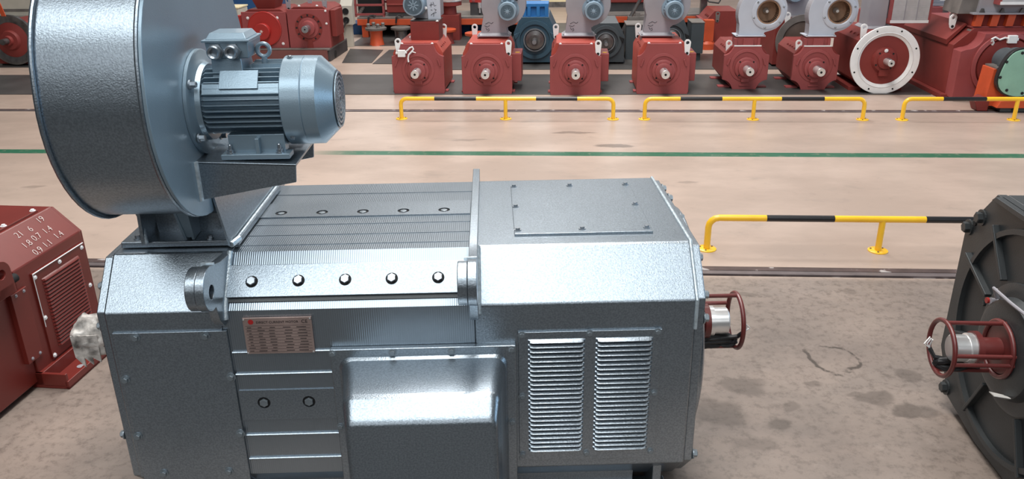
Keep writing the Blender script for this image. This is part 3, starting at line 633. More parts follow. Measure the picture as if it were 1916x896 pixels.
# ------------------------------------------------------------------ guard rails
def guard(x0, y, posts, blacks, xe, label, hz=.21, tr=.020, bent_end=True, rust=False):
    t = far('guard_rail', label, 'guard rail', x0, y, 0, 'yellow and black guard rails')
    cuts = [0.0]+[v for p_ in blacks for v in p_]+[xe-x0]
    R_ = .06
    for i in range(len(cuts)-1):
        a, c = cuts[i], cuts[i+1]
        pts = [(a, 0, hz), (c, 0, hz)]
        if i == 0: pts = [(0, 0, .01), (0, 0, hz-R_)]+[(R_-R_*math.cos(q), 0, hz-R_+R_*math.sin(q)) for q in (PI/8, PI/4, 3*PI/8)]+[(R_, 0, hz), (c, 0, hz)]
        if i == len(cuts)-2 and bent_end: pts = pts[:-1]+[(c-R_, 0, hz)]+[(c-R_+R_*math.sin(q), 0, hz-R_+R_*math.cos(q)) for q in (PI/8, PI/4, 3*PI/8)]+[(c, 0, hz-R_), (c, 0, .01)]
        b = MB(); b.tube(pts, tr, 16); lab(b.build('rail_bar', 'black' if i % 2 else 'yellow', t), 'black painted bar section' if i % 2 else 'yellow painted bar section')
    for px in posts:
        b = MB(); b.cyl((px, 0, .01), (px, 0, hz), tr*.95); b.build('post', 'yellow', t)
    for px in [0]+posts+([xe-x0] if bent_end else []):
        b = MB(); b.lathe([(.058, 0), (.058, .006), (.055, .008)], (px, 0, 0), (0, 0, 1), 28); fp = b.build('foot_plate', 'yellow', t)
        for a in (.6, 2.7, 4.4): bolt(fp, (px+.042*math.cos(a), .042*math.sin(a), .008), (0, 0, 1), .006, .005, 'rust', washer=False)
yg = 4.655
def gx(px, py, y, z): return FY(px, py, y).x
x0 = .90
guard(x0, yg, [1.925-x0], [(gx(1434, 409, yg, .2)-x0, gx(1561, 409, yg, .2)-x0), (gx(1732, 410, yg, .2)-x0, gx(1732, 410, yg, .2)-x0+.42)], x0+2.05, 'yellow and black guard rail nearest the camera, beside the big grey motor', .205)
yf = 7.96
for xa, xb, bl_, lb, be in ((-1.60, .514, ((862-21, 1003-25), (0, 0)), 'yellow and black guard rail before the first three red motors, far row', True),):
    pass
def fx(px): return FY(px, 187, yf).x
guard(-1.603, yf, [1.05], [(fx(813)+1.603, fx(891)+1.603), (fx(1003)+1.603, fx(1080)+1.603)], .514, 'yellow and black guard rail before the first three square red motors', .205)
guard(.823, yf, [1.057], [(fx(1273)-.823, fx(1351)-.823), (fx(1462)-.823, fx(1542)-.823)], 2.932, 'yellow and black guard rail before the two octagonal red motors', .205)
guard(3.307, yf, [1.05], [(fx(1764)-3.307, fx(1845)-3.307), (fx(1764)-3.307+1.0, fx(1764)-3.307+1.4)], 5.42, 'yellow and black guard rail in front of the green covered gear drive', .205)

# ------------------------------------------------------------------ iron plates on the floor
def slab(name, pts, label, m='iron', t=.008):
    cx = sum(p_[0] for p_ in pts)/len(pts); cy = sum(p_[1] for p_ in pts)/len(pts)
    o = far(name, label, 'floor plate', cx, cy, 0, 'dark iron floor plates')
    b = MB(); b.prism([(x-cx, y-cy) for x, y in pts], 'z', 0, t); b.build('plate', m, o, .002)
slab('floor_plate', [(-9, 9.10), (4.05, 9.10), (4.05, 10.28), (-9, 10.28)], 'long dark iron floor plate under the front row of square red motors')
q = [FF(*v) for v in ((640, 118), (696, 118), (717, 94), (655, 92))]; slab('floor_plate', [(p_.x, p_.y) for p_ in q], 'dark iron plate with slanted end beside the plinth of the paired red motors')
q = [FF(*v) for v in ((697, 120), (790, 120), (790, 94), (728, 94))]; slab('floor_plate', [(p_.x, p_.y) for p_ in q], 'dark iron plate with slanted end behind the first square red motor')
slab('floor_plate', [(-9.0, 10.85), (-6.6, 10.85), (-6.6, 11.7), (-9.0, 11.7)], 'dark iron plate under the flanged red motor at far left')
slab('floor_plate', [(-3.3, 12.65), (2.4, 12.65), (2.4, 15.2), (-3.3, 15.2)], 'dark iron floor plate under the orange work bench')
slab('floor_plate', [(-1.6, 10.62), (4.6, 10.62), (4.6, 11.8), (-1.6, 11.8)], 'dark iron floor plate under the blue and grey motors behind')

# ------------------------------------------------------------------ square red motors of the front row
def lugshape(h=.085, r=.026): return arc(0, h, r, math.radians(-5), math.radians(185), 14)+arc(0, 0, r*.72, math.radians(185), math.radians(355), 10)
def add_lug(t, x, y, z, h=.112, m='white', r=.036, tilt=0.0):
    hole = circ(0, h, r*.52, 12)
    b = MB(); b.prism(lugshape(h, r), 'y', -.009, .009, [hole]); o = b.build('lifting_lug', m, t, .0015); o.location = (x, y, z); o.rotation_euler = (0, tilt, 0)
    b = MB(); b.cyl((0, -.011, 0), (0, -.013, 0), r*.42, n=12); b.build('lug_bolt', 'dark', o)
def square_motor(label, x, y, W=.565, zs=.425, zt=.560, wt_=.185, D=.80, oct_bottom=False, box_side=0, lugs=(), group='square red motors of the front row', shaft_len=.17, face='red_pink', rz=0.0):
    t = far('electric_motor', label, 'motor', x, y, 0, group, rz)
    h = W/2
    def corner(x0, z0, x1, z1, cx, cz, n=7):      # concave scoop
        return [((1-k/n)**2*x0+2*(1-k/n)*(k/n)*cx+(k/n)**2*x1, (1-k/n)**2*z0+2*(1-k/n)*(k/n)*cz+(k/n)**2*z1) for k in range(n+1)]
    right = corner(h, zs, wt_, zt, wt_+.025, zs+.012)
    if oct_bottom: low = corner(wt_-.02, 0, h, .115, wt_+.01, .105)
    else: low = [(h-.01, 0), (h, .04)]
    hp = low+right
    poly = hp+[(-a, c) for a, c in hp[::-1]]
    b = MB(); b.prism(poly, 'y', 0, .045); b.ring([(.185, .001), (.185, -.006), (.150, -.010), (.150, .001)], (0, 0, .275), (0, 1, 0), 40)
    fs = b.build('end_shield', face, t, .004)
    zc_ = .265 if not oct_bottom else .245
    b = MB(); b.lathe([(.125, 0), (.125, .022), (.115, .028), (.092, .030), (.092, .060), (.082, .066), (.05, .066)], (0, 0, zc_), (0, -1, 0), 36); bc = b.build('bearing_cap', face, fs)
    for a in (PI/4, 3*PI/4, -PI/4, -3*PI/4): 
        b = MB(); b.cyl((.107*math.cos(a), -.0275, zc_+.107*math.sin(a)), (.107*math.cos(a), -.0305, zc_+.107*math.sin(a)), .010, n=10); b.build('bolt_hole', 'dark', bc)
    b = MB(); b.box(-.045, .045, -.026, .004, zc_-.155, zc_-.085); b.build('drain_lip', face, fs, .006)
    for s_ in (-1, 1):
        b = MB(); p_ = [(s_*(h-.075), zs-.035), (s_*(h-.058), zs-.030), (s_*(h-.030), zs-.105), (s_*(h-.048), zs-.112)]; b.prism(p_, 'y', -.014, .004); b.build('cast_rib', face, fs, .002)
    if oct_bottom:
        b = MB(); b.box(-.06, .06, -.012, .004, .045, .062); b.build('cast_rib', face, fs, .003)
    b = MB(); b.cyl((0, -.06, zc_), (0, -.066-shaft_len, zc_), .046, n=28); sh = b.build('shaft', 'bright', t, .003)
    b = MB(); b.cyl((0, -.066-shaft_len-.0005, zc_), (0, -.068-shaft_len, zc_), .013, n=12); b.build('centre_hole', 'dark', sh)
    b = MB(); b.box(-.009, .009, -.06-shaft_len*.85, -.075, zc_+.038, zc_+.049); b.build('key', 'bolt', sh)
    hb = h-.012; zb = zs+.03
    bp_ = [(hb, .03), (hb, zb), (wt_+.03, zt+.012), (-wt_-.03, zt+.012), (-hb, zb), (-hb, .03)]
    if oct_bottom: bp_ = [(wt_, .03), (hb, .13), (hb, zb-.02), (wt_+.02, zt-.004), (-wt_-.02, zt-.004), (-hb, zb-.02), (-hb, .13), (-wt_, .03)]
    b = MB(); b.prism(bp_, 'y', .045, D); b.build('housing', 'red_lam_lit' if not oct_bottom else 'red', t, .005)
    b = MB()
    for s_ in (-1, 1):
        for k in range(4):
            q = .16+.10*k; nx, nz = .62*s_, .78; cx, cz = s_*(hb+wt_+.03)/2, (zb+zt+.012)/2-(.012 if oct_bottom else 0)
            b.cyl((cx, q, cz-.004), (cx+nx*.006, q, cz+nz*.006), .011, n=8)
    b.build('shoulder_bolt_row', 'red', t)
    for s_ in (-1, 1):
        for yy in (.10, D-.18):
            b = MB(); b.box(s_*(hb-.10), s_*(hb+.035), yy, yy+.10, 0, .022); b.build('foot', face, t, .003)
    if box_side:
        s_ = box_side; xa, xb = sorted((s_*(h-.02), s_*(h+.095)))
        b = MB(); b.box(xa, xb, .20, .58, .115, .425); tb_ = b.build('terminal_box', 'red_pink', t, .006)
        b = MB(); b.box(xa+.045, xb-.022, .26, .30, .425, .431); lab(b.build('sticker', 'ochre', tb_), 'small yellow sticker on the terminal box')
    for lx, ly, lz in lugs: add_lug(t, lx, ly, lz)
    return t
G = 'square red motors of the front row'
m1 = square_motor('square red motor carrying an open red box and a white cable plug', -1.617, 9.135, .59, lugs=((-.215, .02, .475), (.215, .68, .545)), group=G)
b = MB(); b.tube([(-.135, -.012, .475), (-.10, -.03, .50), (-.075, -.03, .525), (-.045, -.03, .535), (-.035, -.03, .51), (-.05, -.035, .49), (-.09, -.04, .45), (-.10, -.04, .41), (-.095, -.05, .37)], .009, 8)
b.tube([(-.06, -.035, .485), (-.03, -.04, .478), (-.012, -.03, .47)], .005, 8); b.build('lead_wire', 'white', m1)
b = MB(); b.box(-.215, -.13, -.045, -.006, .425, .50); b.box(-.24, -.21, -.034, -.014, .455, .478); b.box(-.135, -.11, -.034, -.014, .462, .482); b.build('cable_plug', 'white', m1, .004)
m2 = square_motor('square red motor with a side terminal box, left of the blue motor standing behind', -.836, 9.107, lugs=((.245, .02, .455), (-.195, .68, .545)), box_side=1, group=G)
m3 = square_motor('square red motor with a side terminal box, directly right of the blue motor standing behind', .153, 9.08, lugs=((.245, .02, .455), (-.225, .68, .545)), box_side=1, group=G)
m4 = square_motor('square red motor with a side terminal box, next to the two octagonal red motors', 1.122, 9.11, .575, lugs=((.250, .02, .455), (-.235, .68, .545)), box_side=1, group=G)
for mm in (m1, m2, m3, m4):
    for xx in (-.17, .17): bolt(mm, (xx, .02, .562), (0, 0, 1), .011, .012, 'white')
# blowers with small motors, standing on the square motors
def spiral(cx, cz, r0, r1, a0, a1, n=36): return [(cx+(r0+(r1-r0)*k/n)*math.cos(math.radians(a0+(a1-a0)*k/n)), cz+(r0+(r1-r0)*k/n)*math.sin(math.radians(a0+(a1-a0)*k/n))) for k in range(n+1)]
def small_motor(t, x, y0, z, r=.098, ln=.20):
    b = MB(); b.lathe([(r*1.25, 0), (r*1.25, .012), (r*.92, .016), (r*.92, ln*.55), (r*1.04, ln*.56), (r*1.06, ln*.9), (r*.98, ln)], (x, y0, z), (0, -1, 0), 40)
    for k in range(20):
        a = 2*PI*k/20; b.plate([(x+math.cos(a-.02)*r*.9, y0-.02, z+math.sin(a-.02)*r*.9), (x+math.cos(a-.02)*r*1.04, y0-.02, z+math.sin(a-.02)*r*1.04), (x+math.cos(a-.02)*r*1.04, y0-ln*.55, z+math.sin(a-.02)*r*1.04), (x+math.cos(a-.02)*r*.9, y0-ln*.55, z+math.sin(a-.02)*r*.9)], .004)
    fmx = b.build('fan_motor', 'motor_blue', t, sharp=30)
    b = MB(); b.lathe([(r*.76, 0), (r*.76, .004)], (x, y0-ln, z), (0, -1, 0), 36); g_ = b.build('cowl_grille', 'grille', fmx)
    b = MB(); b.lathe([(r*.20, .004), (r*.17, .008)], (x, y0-ln, z), (0, -1, 0), 8)
    for k in range(8): 
        a = 2*PI*k/8; b.plate([(x+math.cos(a+.2)*r*.18, y0-ln-.0045, z+math.sin(a+.2)*r*.18), (x+math.cos(a+.03)*r*.40, y0-ln-.0045, z+math.sin(a+.03)*r*.40), (x+math.cos(a-.03)*r*.40, y0-ln-.0045, z+math.sin(a-.03)*r*.40), (x+math.cos(a-.2)*r*.18, y0-ln-.0045, z+math.sin(a-.2)*r*.18)], .001)
    b.build('grille_hub', 'motor_blue', g_)
    b = MB(); b.box(x-r*.75, x+r*.75, y0-ln*.62, y0-.03, z+r*.92, z+r*1.75); b.box(x-r*.82, x+r*.82, y0-ln*.65, y0-.02, z+r*1.72, z+r*1.92); b.cyl((x-r*.3, y0-ln*.62, z+r*1.35), (x-r*.3, y0-ln*.74, z+r*1.35), r*.2, n=12); b.cyl((x+r*.25, y0-ln*.62, z+r*1.35), (x+r*.25, y0-ln*.74, z+r*1.35), r*.2, n=12); b.build('junction_box', 'motor_blue', fmx, .003)
    b = MB(); b.cyl((x+r*.86, y0-.05, z+r*1.25), (x+r*1.12, y0-.05, z+r*1.25), r*.22, n=12); b.build('cable_gland', 'rubber', fmx)
def round_blower(label, base, dx):
    t = far('centrifugal_blower', label, 'blower', base[0], base[1], base[2], 'grey round blowers on the square red motors')
    cx, cz = dx, .36
    pts = [(-.155, .03), (-.150, .10)]+spiral(cx, cz, .265, .235, 205, -75, 40)+[(.14, .11), (.155, .03)]
    b = MB(); b.prism(pts, 'y', .035, .235); b.build('scroll_casing', 'galv', t, .004, sharp=30)
    b = MB(); b.box(-.195, .185, -.01, .255, .018, .032); b.loft([[(-.19, .0, .030), (.18, .0, .030), (.18, .25, .030), (-.19, .25, .030)], [(-.155, .034, .055), (.150, .034, .055), (.150, .236, .055), (-.155, .236, .055)]]); b.build('base_flange', 'galv', t, .003)
    b = MB(); b.box(-.165, .165, .02, .24, 0, .020); b.build('red_base', 'red', t)
    small_motor(t, cx+.045, .035, cz-.045)
    b = MB()
    for k, (x, z) in enumerate(((-.145, .40), (-.135, .33), (-.11, .27))): b.cyl((x+cx*.6, .036, z), (x+cx*.6, .028, z), .008, n=8)
    b.build('rivet', 'white', t) if False else b.bm.free()
    b = MB()
    for s_ in (((-.10, .165), (-.06, .185), (-.03, .17), (-.01, .185)), ((-.11, .145), (-.075, .135), (-.05, .15)), ((-.095, .125), (-.085, .10), (-.06, .115), (-.055, .095), (-.075, .085))):
        b.tube([(x+.0, .0335, z-.01) for x, z in s_], .0028, 5)
    b.build('marker_scrawl', 'marker', t)
    for x, y in ((-.185, .0), (.175, .0)): bolt(t, (x+.012, y+.006, .032), (0, 0, 1), .009, .012, 'bolt')
round_blower('grey round blower with small blue motor, on the red motor left of the blue one', (-.775, 9.45, .575), .12)
round_blower('grey round blower with small blue motor, on the red motor right of the blue one', (.190, 9.44, .575), .11)
round_blower('grey round blower with small blue motor, on the red motor beside the octagonal pair', (1.075, 9.44, .575), .11)
# blower and red box on the first motor
t = far('terminal_box', 'open topped red sheet box standing on the first square red motor', 'box', -1.56, 9.46, .573)
b = MB()
b.box(-.16, .165, -.10, -.088, 0, .205); b.box(-.16, .165, .22, .232, 0, .205); b.box(-.16, -.148, -.09, .225, 0, .205); b.box(.153, .165, -.09, .225, 0, .205); b.box(-.15, .155, -.09, .225, 0, .01); b.build('box_body', 'red', t, .003)
bolt(t, (.150, -.095, .205), (0, 0, 1), .012, .014, 'white'); bolt(t, (-.165, -.095, .03), (-1, 0, 0), .010, .012, 'white')
t = far('centrifugal_blower', 'grey box blower with marker writing and dark round motor, above the open red box', 'blower', -1.60, 9.56, .64)
b = MB(); b.prism([(-.10, .155), (.10, .145), (.205, .17), (.205, .60), (-.12, .62), (-.22, .42), (-.20, .27)], 'y', -.02, .26); b.build('casing', 'galv', t, .006)
b = MB(); b.box(-.125, .208, -.16, .14, .1385, .146); b.build('base_flange', 'smoky', t)
b = MB(); b.prism([(.065, .145), (.21, .145), (.21, .60), (.045, .60)], 'y', -.05, -.018); b.build('front_panel', 'galv_light', t, .003)
b = MB()
for s_ in (((.09, .30), (.13, .31)), ((.11, .33), (.105, .28)), ((.13, .335), (.145, .29), (.165, .30)), ((.10, .25), (.12, .245)), ((.14, .26), (.165, .25), (.15, .235)), ((.10, .19), (.135, .215), (.165, .22)), ((.135, .21), (.13, .175))):
    b.tube([(x, -.052, z) for x, z in s_], .0028, 5)
b.build('marker_scrawl', 'marker', t)
b = MB(); b.lathe([(.135, 0), (.135, .015), (.12, .02), (.12, .16), (.115, .17), (.085, .17)], (-.075, -.02, .315), (0, -1, 0), 40); fmx = b.build('fan_motor', 'motor_blue', t)
b = MB(); b.lathe([(.10, .0), (.10, .003)], (-.075, -.19, .315), (0, -1, 0), 32); g_ = b.build('cowl_opening', 'grille', fmx)
b = MB()
for k in range(8):
    a = 2*PI*k/8; b.plate([(-.075+math.cos(a+e)*r, -.1945, .315+math.sin(a+e)*r) for r, e in ((.012, .4), (.06, .10), (.06, -.10), (.012, -.4))], .002)
b.build('fan_blade', 'motor_blue', g_)
for x, z in ((.045, .27), (-.18, .33)): bolt(t, (x, -.06 if x > 0 else -.03, z), (0, -1, 0), .012, .010, 'white')

# ------------------------------------------------------------------ the two octagonal red motors with open volutes
G = 'octagonal red motors of the front row'
m5 = square_motor('octagonal red motor with a volute blower, nearer the last square motor', 2.077, 9.369, .50, .390, .488, .150, .78, True, lugs=((-.190, .10, .395),), group=G)
m6 = square_motor('octagonal red motor with a volute blower, beside the white flanged motor', 2.838, 9.34, .50, .392, .489, .150, .78, True, lugs=((-.185, .10, .400),), group=G)
for mm in (m5, m6):
    b = MB(); b.box(-.15, .15, -.004, .010, .488, .500); b.build('bright_edge', 'white', mm)
    b = MB(); b.box(-.130, .130, .03, .25, .48, .575)
    b.box(-.150, -.120, .012, .06, .48, .575); b.box(.105, .135, .012, .06, .48, .575); b.box(-.052, .062, .012, .05, .48, .575); b.build('air_duct', 'red_pink', mm, .002)
def volute(label, x, y, z):
    t = far('centrifugal_blower', label, 'blower', x, y, z, 'pale grey volute blowers with open inlet')
    cx, cz = .145, .275
    pts = [(-.125, .03), (-.128, .14)]+spiral(cx, cz, .30, .215, 200, -65, 44)+[(.155, .055), (.150, .03)]
    hole = circ(cx+.035, cz, .132, 36)
    b = MB(); b.prism(pts, 'y', 0, .006, [hole]); b.prism(pts, 'y', .16, .166)
    b.build('side_sheet', 'galv_light', t, .0015)
    n = len(pts); b = MB(); inn = [(cx+(u-cx)*.985, cz+(w_-cz)*.985) for u, w_ in pts]
    for k in range(n-1): b.loft([[(pts[k][0], yy, pts[k][1]), (pts[k+1][0], yy, pts[k+1][1]), (inn[k+1][0], yy, inn[k+1][1]), (inn[k][0], yy, inn[k][1])] for yy in (.004, .163)], cap=True)
    b.build('wrap_sheet', 'galv', t)
    b = MB(); b.ring([(.184, .002), (.184, -.010), (.176, -.014), (.138, -.014), (.130, -.004), (.130, .004)], (cx+.035, 0, cz), (0, 1, 0), 48); rg = b.build('inlet_ring', 'galv_light', t)
    for k in range(6):
        a = .35+2*PI*k/6; bolt(rg, (cx+.035+.168*math.cos(a), -.014, cz+.168*math.sin(a)), (0, -1, 0), .008, .008, 'bolt')
    b = MB()
    for k in range(40):
        a = 2*PI*k/40; c_, s_ = math.cos(a), math.sin(a)
        b.loft([[(cx+.035+r*math.cos(a+e), yy, cz+r*math.sin(a+e)) for r, e in ((.112, 0), (.134, .08), (.135, .10), (.113, .02))] for yy in (.010, .150)])
    b.ring([(.116, .008), (.138, .008), (.138, .014), (.116, .014)], (cx+.035, 0, cz), (0, 1, 0), 40)
    im = b.build('impeller', 'brown_fan', t)
    b = MB(); b.lathe([(.136, .150), (.136, .156)], (cx+.035, 0, cz), (0, 1, 0), 36); b.build('back_disc', 'brown_fan', im)
    b = MB(); b.lathe([(.030, 0), (.034, .02), (.02, .05), (.016, .08)], (cx+.035, .15, cz), (0, -1, 0), 20); b.build('impeller_hub', 'bright', im)
    b = MB(); b.box(-.165, .165, -.045, .205, .015, .026); b.loft([[(-.125, -.0, .026), (.150, -.0, .026), (.150, .165, .026), (-.125, .165, .026)], [(-.125, .002, .04), (.150, .002, .04), (.150, .163, .04), (-.125, .163, .04)]]); b.build('base_flange', 'galv_light', t, .002)
    b = MB(); b.box(-.155, .155, -.035, .195, 0, .015); b.build('gasket', 'red', t)
    for xx in (-.15, .15): bolt(t, (xx, -.03, .026), (0, 0, 1), .009, .012, 'bolt')
    # driving motor behind
    b = MB(); b.lathe([(.10, 0), (.10, .02), (.085, .025), (.085, .2), (.06, .22)], (cx+.035, .166, cz), (0, 1, 0), 28); b.build('fan_motor', 'motor_blue', t)
volute('pale grey volute blower with open inlet, on the octagonal motor nearer the square ones', 2.105, 9.44, .575)
volute('pale grey volute blower with open inlet, on the octagonal motor beside the white flange', 2.865, 9.41, .576)

# ------------------------------------------------------------------ red motor with the white flange
FXc, FYm = 3.515, 9.16
t = far('electric_motor', 'red motor with a large white round flange on its front', 'motor', FXc, FYm)
b = MB(); b.ring([(.365, -.012), (.365, .014), (.31, .014), (.262, .030), (.262, .008), (.285, -.006), (.298, -.012)], (0, 0, .366), (0, 1, 0), 72); b.ring([(.300, -.013), (.294, -.0165), (.288, -.010)], (0, 0, .366), (0, 1, 0), 64); fg = lab(b.build('flange', 'white', t, .001, sharp=25), 'white machined flange with bolt holes')
for k in range(8):
    a = PI/8+2*PI*k/8; b = MB(); b.cyl((.335*math.cos(a), -.0115, .366+.335*math.sin(a)), (.335*math.cos(a), -.0135, .366+.335*math.sin(a)), .010, n=12); b.build('bolt_hole', 'dark', fg)
b = MB(); b.lathe([(.275, -.03), (.265, -.015), (.14, -.015), (.12, .02), (.09, .025), (.085, .05), (.06, .055)], (0, 0, .366), (0, -1, 0), 48); b.box(-.05, .05, -.03, .03, .20, .27); sh_ = b.build('end_shield', 'red', t)
for a in (.8, 2.3, 3.6, 5.4):
    b = MB(); b.cyl((.105*math.cos(a), -.022, .366+.105*math.sin(a)), (.105*math.cos(a), -.026, .366+.105*math.sin(a)), .010, n=10); b.build('bolt_hole', 'dark', sh_)
bolt(sh_, (-.01, -.03, .475), (0, -1, 0), .014, .015, 'white')
b = MB(); b.cyl((0, -.05, .366), (0, -.20, .366), .036, n=24); s_ = b.build('shaft', 'bright', t, .003)
b = MB(); b.cyl((0, -.2005, .366), (0, -.202, .366), .011, n=12); b.build('centre_hole', 'dark', s_)
b = MB(); b.box(-.01, .01, -.17, -.07, .396, .406); b.build('key', 'bolt', s_)
b = MB(); b.prism([(u, z) for u, z in ((-.15, .04), (.15, .04), (.27, .14), (.27, .56), (.16, .655), (-.16, .655), (-.27, .56), (-.27, .14))], 'y', .03, .95); b.build('housing', 'red', t, .004)
for k in range(4): bolt(t, (-.225, .16+.12*k, .605), (-.6, 0, .75), .012, .010, 'red')
for s_ in (-1, 1):
    b = MB(); b.box(s_*.15, s_*.29, .15, .85, 0, .05); b.build('foot', 'red', t, .004)
add_lug(t, -.235, .10, .595)
ft_ = far('filter_blower', 'grey filter box with white lower edge over the white flanged motor', 'blower', 3.66, 9.50, .657)
b = MB(); b.loft([[(-.30, -.02, .0), (.05, -.02, .0), (.05, .32, .0), (-.30, .32, .0)], [(-.27, .02, .03), (.02, .02, .03), (.02, .30, .03), (-.27, .30, .03)]]); b.box(-.26, -.06, .02, .30, .03, .60); b.box(-.09, .36, .12, .30, .10, .60); b.build('duct', 'galv', ft_, .003)
b = MB(); b.box(-.055, .385, -.055, .012, .065, .62); fr = b.build('filter_frame', 'red_pink', ft_, .002)
b = MB(); b.box(-.035, .355, -.062, -.050, .10, .61); b.build('filter_mesh', 'filter', fr)
b = MB(); b.box(-.045, .365, -.066, -.050, .068, .098); b.build('white_edge', 'white', fr)
b = MB()
for x in (.095, .225): b.box(x-.004, x+.004, -.068, -.060, .10, .61)
b.build('mesh_bar', 'galv', fr)

# ------------------------------------------------------------------ large red motor at the right
BX, BY = 4.58, 8.80
t = far('electric_motor', 'large red motor at the right of the front row with a white cable plug', 'motor', BX, BY)
bo = [(-.46, .05), (.46, .05), (.46, .50), (.28, .73), (-.28, .73), (-.46, .56)]
b = MB(); b.prism(bo, 'y', .16, 1.45); b.build('housing', 'red', t, .005)
fo = [(-.455, .03), (.455, .03), (.455, .52)]+[(.40-.16*math.sin(PI/2*k/6), .54+.16*(1-math.cos(PI/2*k/6))) for k in range(7)]+[(-.40+.16*math.sin(PI/2*k/6), .54+.16*(1-math.cos(PI/2*k/6))) for k in range(6, -1, -1)]+[(-.455, .52)]
b = MB(); b.prism(fo, 'y', -.02, .16); b.ring([(.33, -.018), (.33, -.045), (.29, -.055), (.28, -.018)], (0, 0, .38), (0, 1, 0), 48); es = b.build('end_shield', 'red_pink', t, .004)
b = MB(); b.lathe([(.28, 0), (.27, .03), (.15, .035), (.14, .08), (.06, .085)], (0, -.02, .38), (0, -1, 0), 40); b.build('bearing_cap', 'red', es)
b = MB(); b.cyl((0, -.1, .38), (0, -.165, .38), .05, n=20); b.build('shaft', 'smoky', t)
b = MB(); b.prism([(-.30, .73), (.28, .73), (.28, .745), (-.30, .745)], 'y', .20, 1.4); b.build('top_plate', 'red_pink', t, .003)
b = MB()
b.prism([(-.475, .545), (-.455, .575), (-.30, .755), (-.325, .77), (-.49, .60)], 'y', .28, 1.45); sp = b.build('shoulder_plate', 'red', t, .003)
for k in range(4): bolt(sp, (-.40, .40+.16*k, .672), (-.75, 0, .65), .014, .010, 'red')
for k, (x, z) in enumerate(((-.42, .725), (-.375, .735))): add_lug(t, x, .36+.12*k, z, .09)
b = MB(); b.prism([(-.44, .54), (-.30, .715), (-.26, .715), (-.36, .52)], 'y', .17, .26); b.build('shoulder_bracket', 'cast', t, .004)
b = MB(); b.tube([(-0.170, -.03, 0.555), (-0.160, -.05, 0.615), (-0.190, -.06, 0.655), (-0.160, -.06, 0.670), (-0.110, -.06, 0.645), (-0.060, -.06, 0.665), (-0.020, -.06, 0.655)], .010, 8); b.tube([(-0.170, -.06, 0.655), (-0.190, -.04, 0.615), (-0.140, -.03, 0.575), (-0.130, -.03, 0.535)], .008, 8); b.build('lead_wire', 'white', t)
b = MB(); b.box(-.035, .055, -.085, -.021, .61, .69); b.box(.053, .072, -.075, -.04, .635, .665); b.build('cable_plug', 'white', t, .005)
for s_ in (-1, 1):
    b = MB(); b.box(s_*.36, s_*.52, .1, 1.2, 0, .05); b.build('foot', 'red', t, .004)
# red pillared air box and grey duct with filter above it
t = far('air_box', 'red air box with pillars on top of the large right hand motor', 'air box', 4.56, 8.98, .7465)
b = MB(); b.box(-.27, .34, .06, .40, 0, .12); b.build('box_body', 'red', t)
for x in (-.26, -.10, .06, .24):
    b = MB(); b.prism([(x, .0), (x+.075, .0), (x+.09, .12), (x+.012, .12)], 'y', .0, .062); b.build('pillar', 'orange', t, .002)
b = MB(); b.loft([[(.30, -.06, .04), (.60, -.06, .02), (.60, .3, .02), (.30, .3, .04)], [(.36, -.06, .118), (.60, -.06, .11), (.60, .3, .11), (.36, .3, .118)]]); b.build('side_chute', 'red_pink', t, .003)
t = far('filter_blower', 'grey sheet duct with filter box above the red pillared air box', 'blower', 4.56, 9.02, .868)
b = MB(); b.loft([[(-.30, -.07, 0), (.36, -.07, 0), (.36, .36, 0), (-.30, .36, 0)], [(-.30, -.07, .018), (.36, -.07, .018), (.36, .36, .018), (-.30, .36, .018)]])
b.loft([[(-.24, -.02, .018), (.28, -.02, .018), (.28, .32, .018), (-.24, .32, .018)], [(-.20, -.02, .55), (.25, -.02, .55), (.25, .32, .55), (-.20, .32, .55)]]); b.build('duct', 'galv', t, .003)
b = MB(); b.prism([(-.42, .0), (-.24, .0), (-.20, .55), (-.34, .55)], 'y', .02, .40); b.build('side_duct', 'cast', t, .003)
for x in (-.20, .0, .20):
    b = MB(); b.prism([(x-.025, .018), (x+.025, .018), (x+.008, .06), (x-.008, .06)], 'y', -.045, -.02); b.build('stiffener', 'smoky', t)
b = MB(); b.box(-.10, .60, -.14, -.02, .105, .60); fr = b.build('filter_frame', 'red_pink', t, .002)
b = MB(); b.box(-.075, .60, -.150, -.138, .14, .60); b.build('filter_mesh', 'filter', fr)
b = MB(); b.box(-.09, .60, -.152, -.138, .108, .138); b.build('white_edge', 'white', fr)

# gear drive with pale green cover in front of it
t = far('gear_drive', 'orange red gear drive with a round pale green cover', 'gear drive', 4.48, 8.38)
b = MB()
cv_ = [(.02+(.225+.03*math.cos(2*(a-1.2)))*math.cos(a), .395+(.225)*math.sin(a)*1.02) for a in [2*PI*k/40 for k in range(40)]]
b.prism(cv_, 'y', -.13, -.115); gc = b.build('round_cover', 'green', t, .003)
for k in range(8):
    a = .2+2*PI*k/8; bolt(gc, (.02+.205*math.cos(a), -.13, .395+.20*math.sin(a)), (0, -1, 0), .010, .010, 'dark')
b = MB(); b.prism([(.03+(u-.03)*1.06, .395+(z-.395)*1.06) for u, z in cv_], 'y', -.115, -.06); b.build('cover_rim', 'black', t, .004)
b = MB(); b.lathe([(.15, 0), (.15, .1), (.12, .11), (.12, .28)], (.0, -.06, .47), (0, 1, 0), 32); b.build('gear_housing', 'steel_grey', t)
b = MB(); b.prism([(-.24, .05), (.05, .05), (.05, .42), (-.21, .42)], 'y', -.04, .20); b.build('bracket', 'orange', t, .006)
b = MB(); b.box(-.19, .03, -.05, .19, .42, .436); b.build('bracket_top', 'cast', t)
b = MB(); b.prism([(-.16, .05), (.6, .05), (.6, .22), (.22, .16), (.0, .12), (-.13, .12)], 'y', -.14, .02); b.build('drive_foot', 'orange', t, .006)
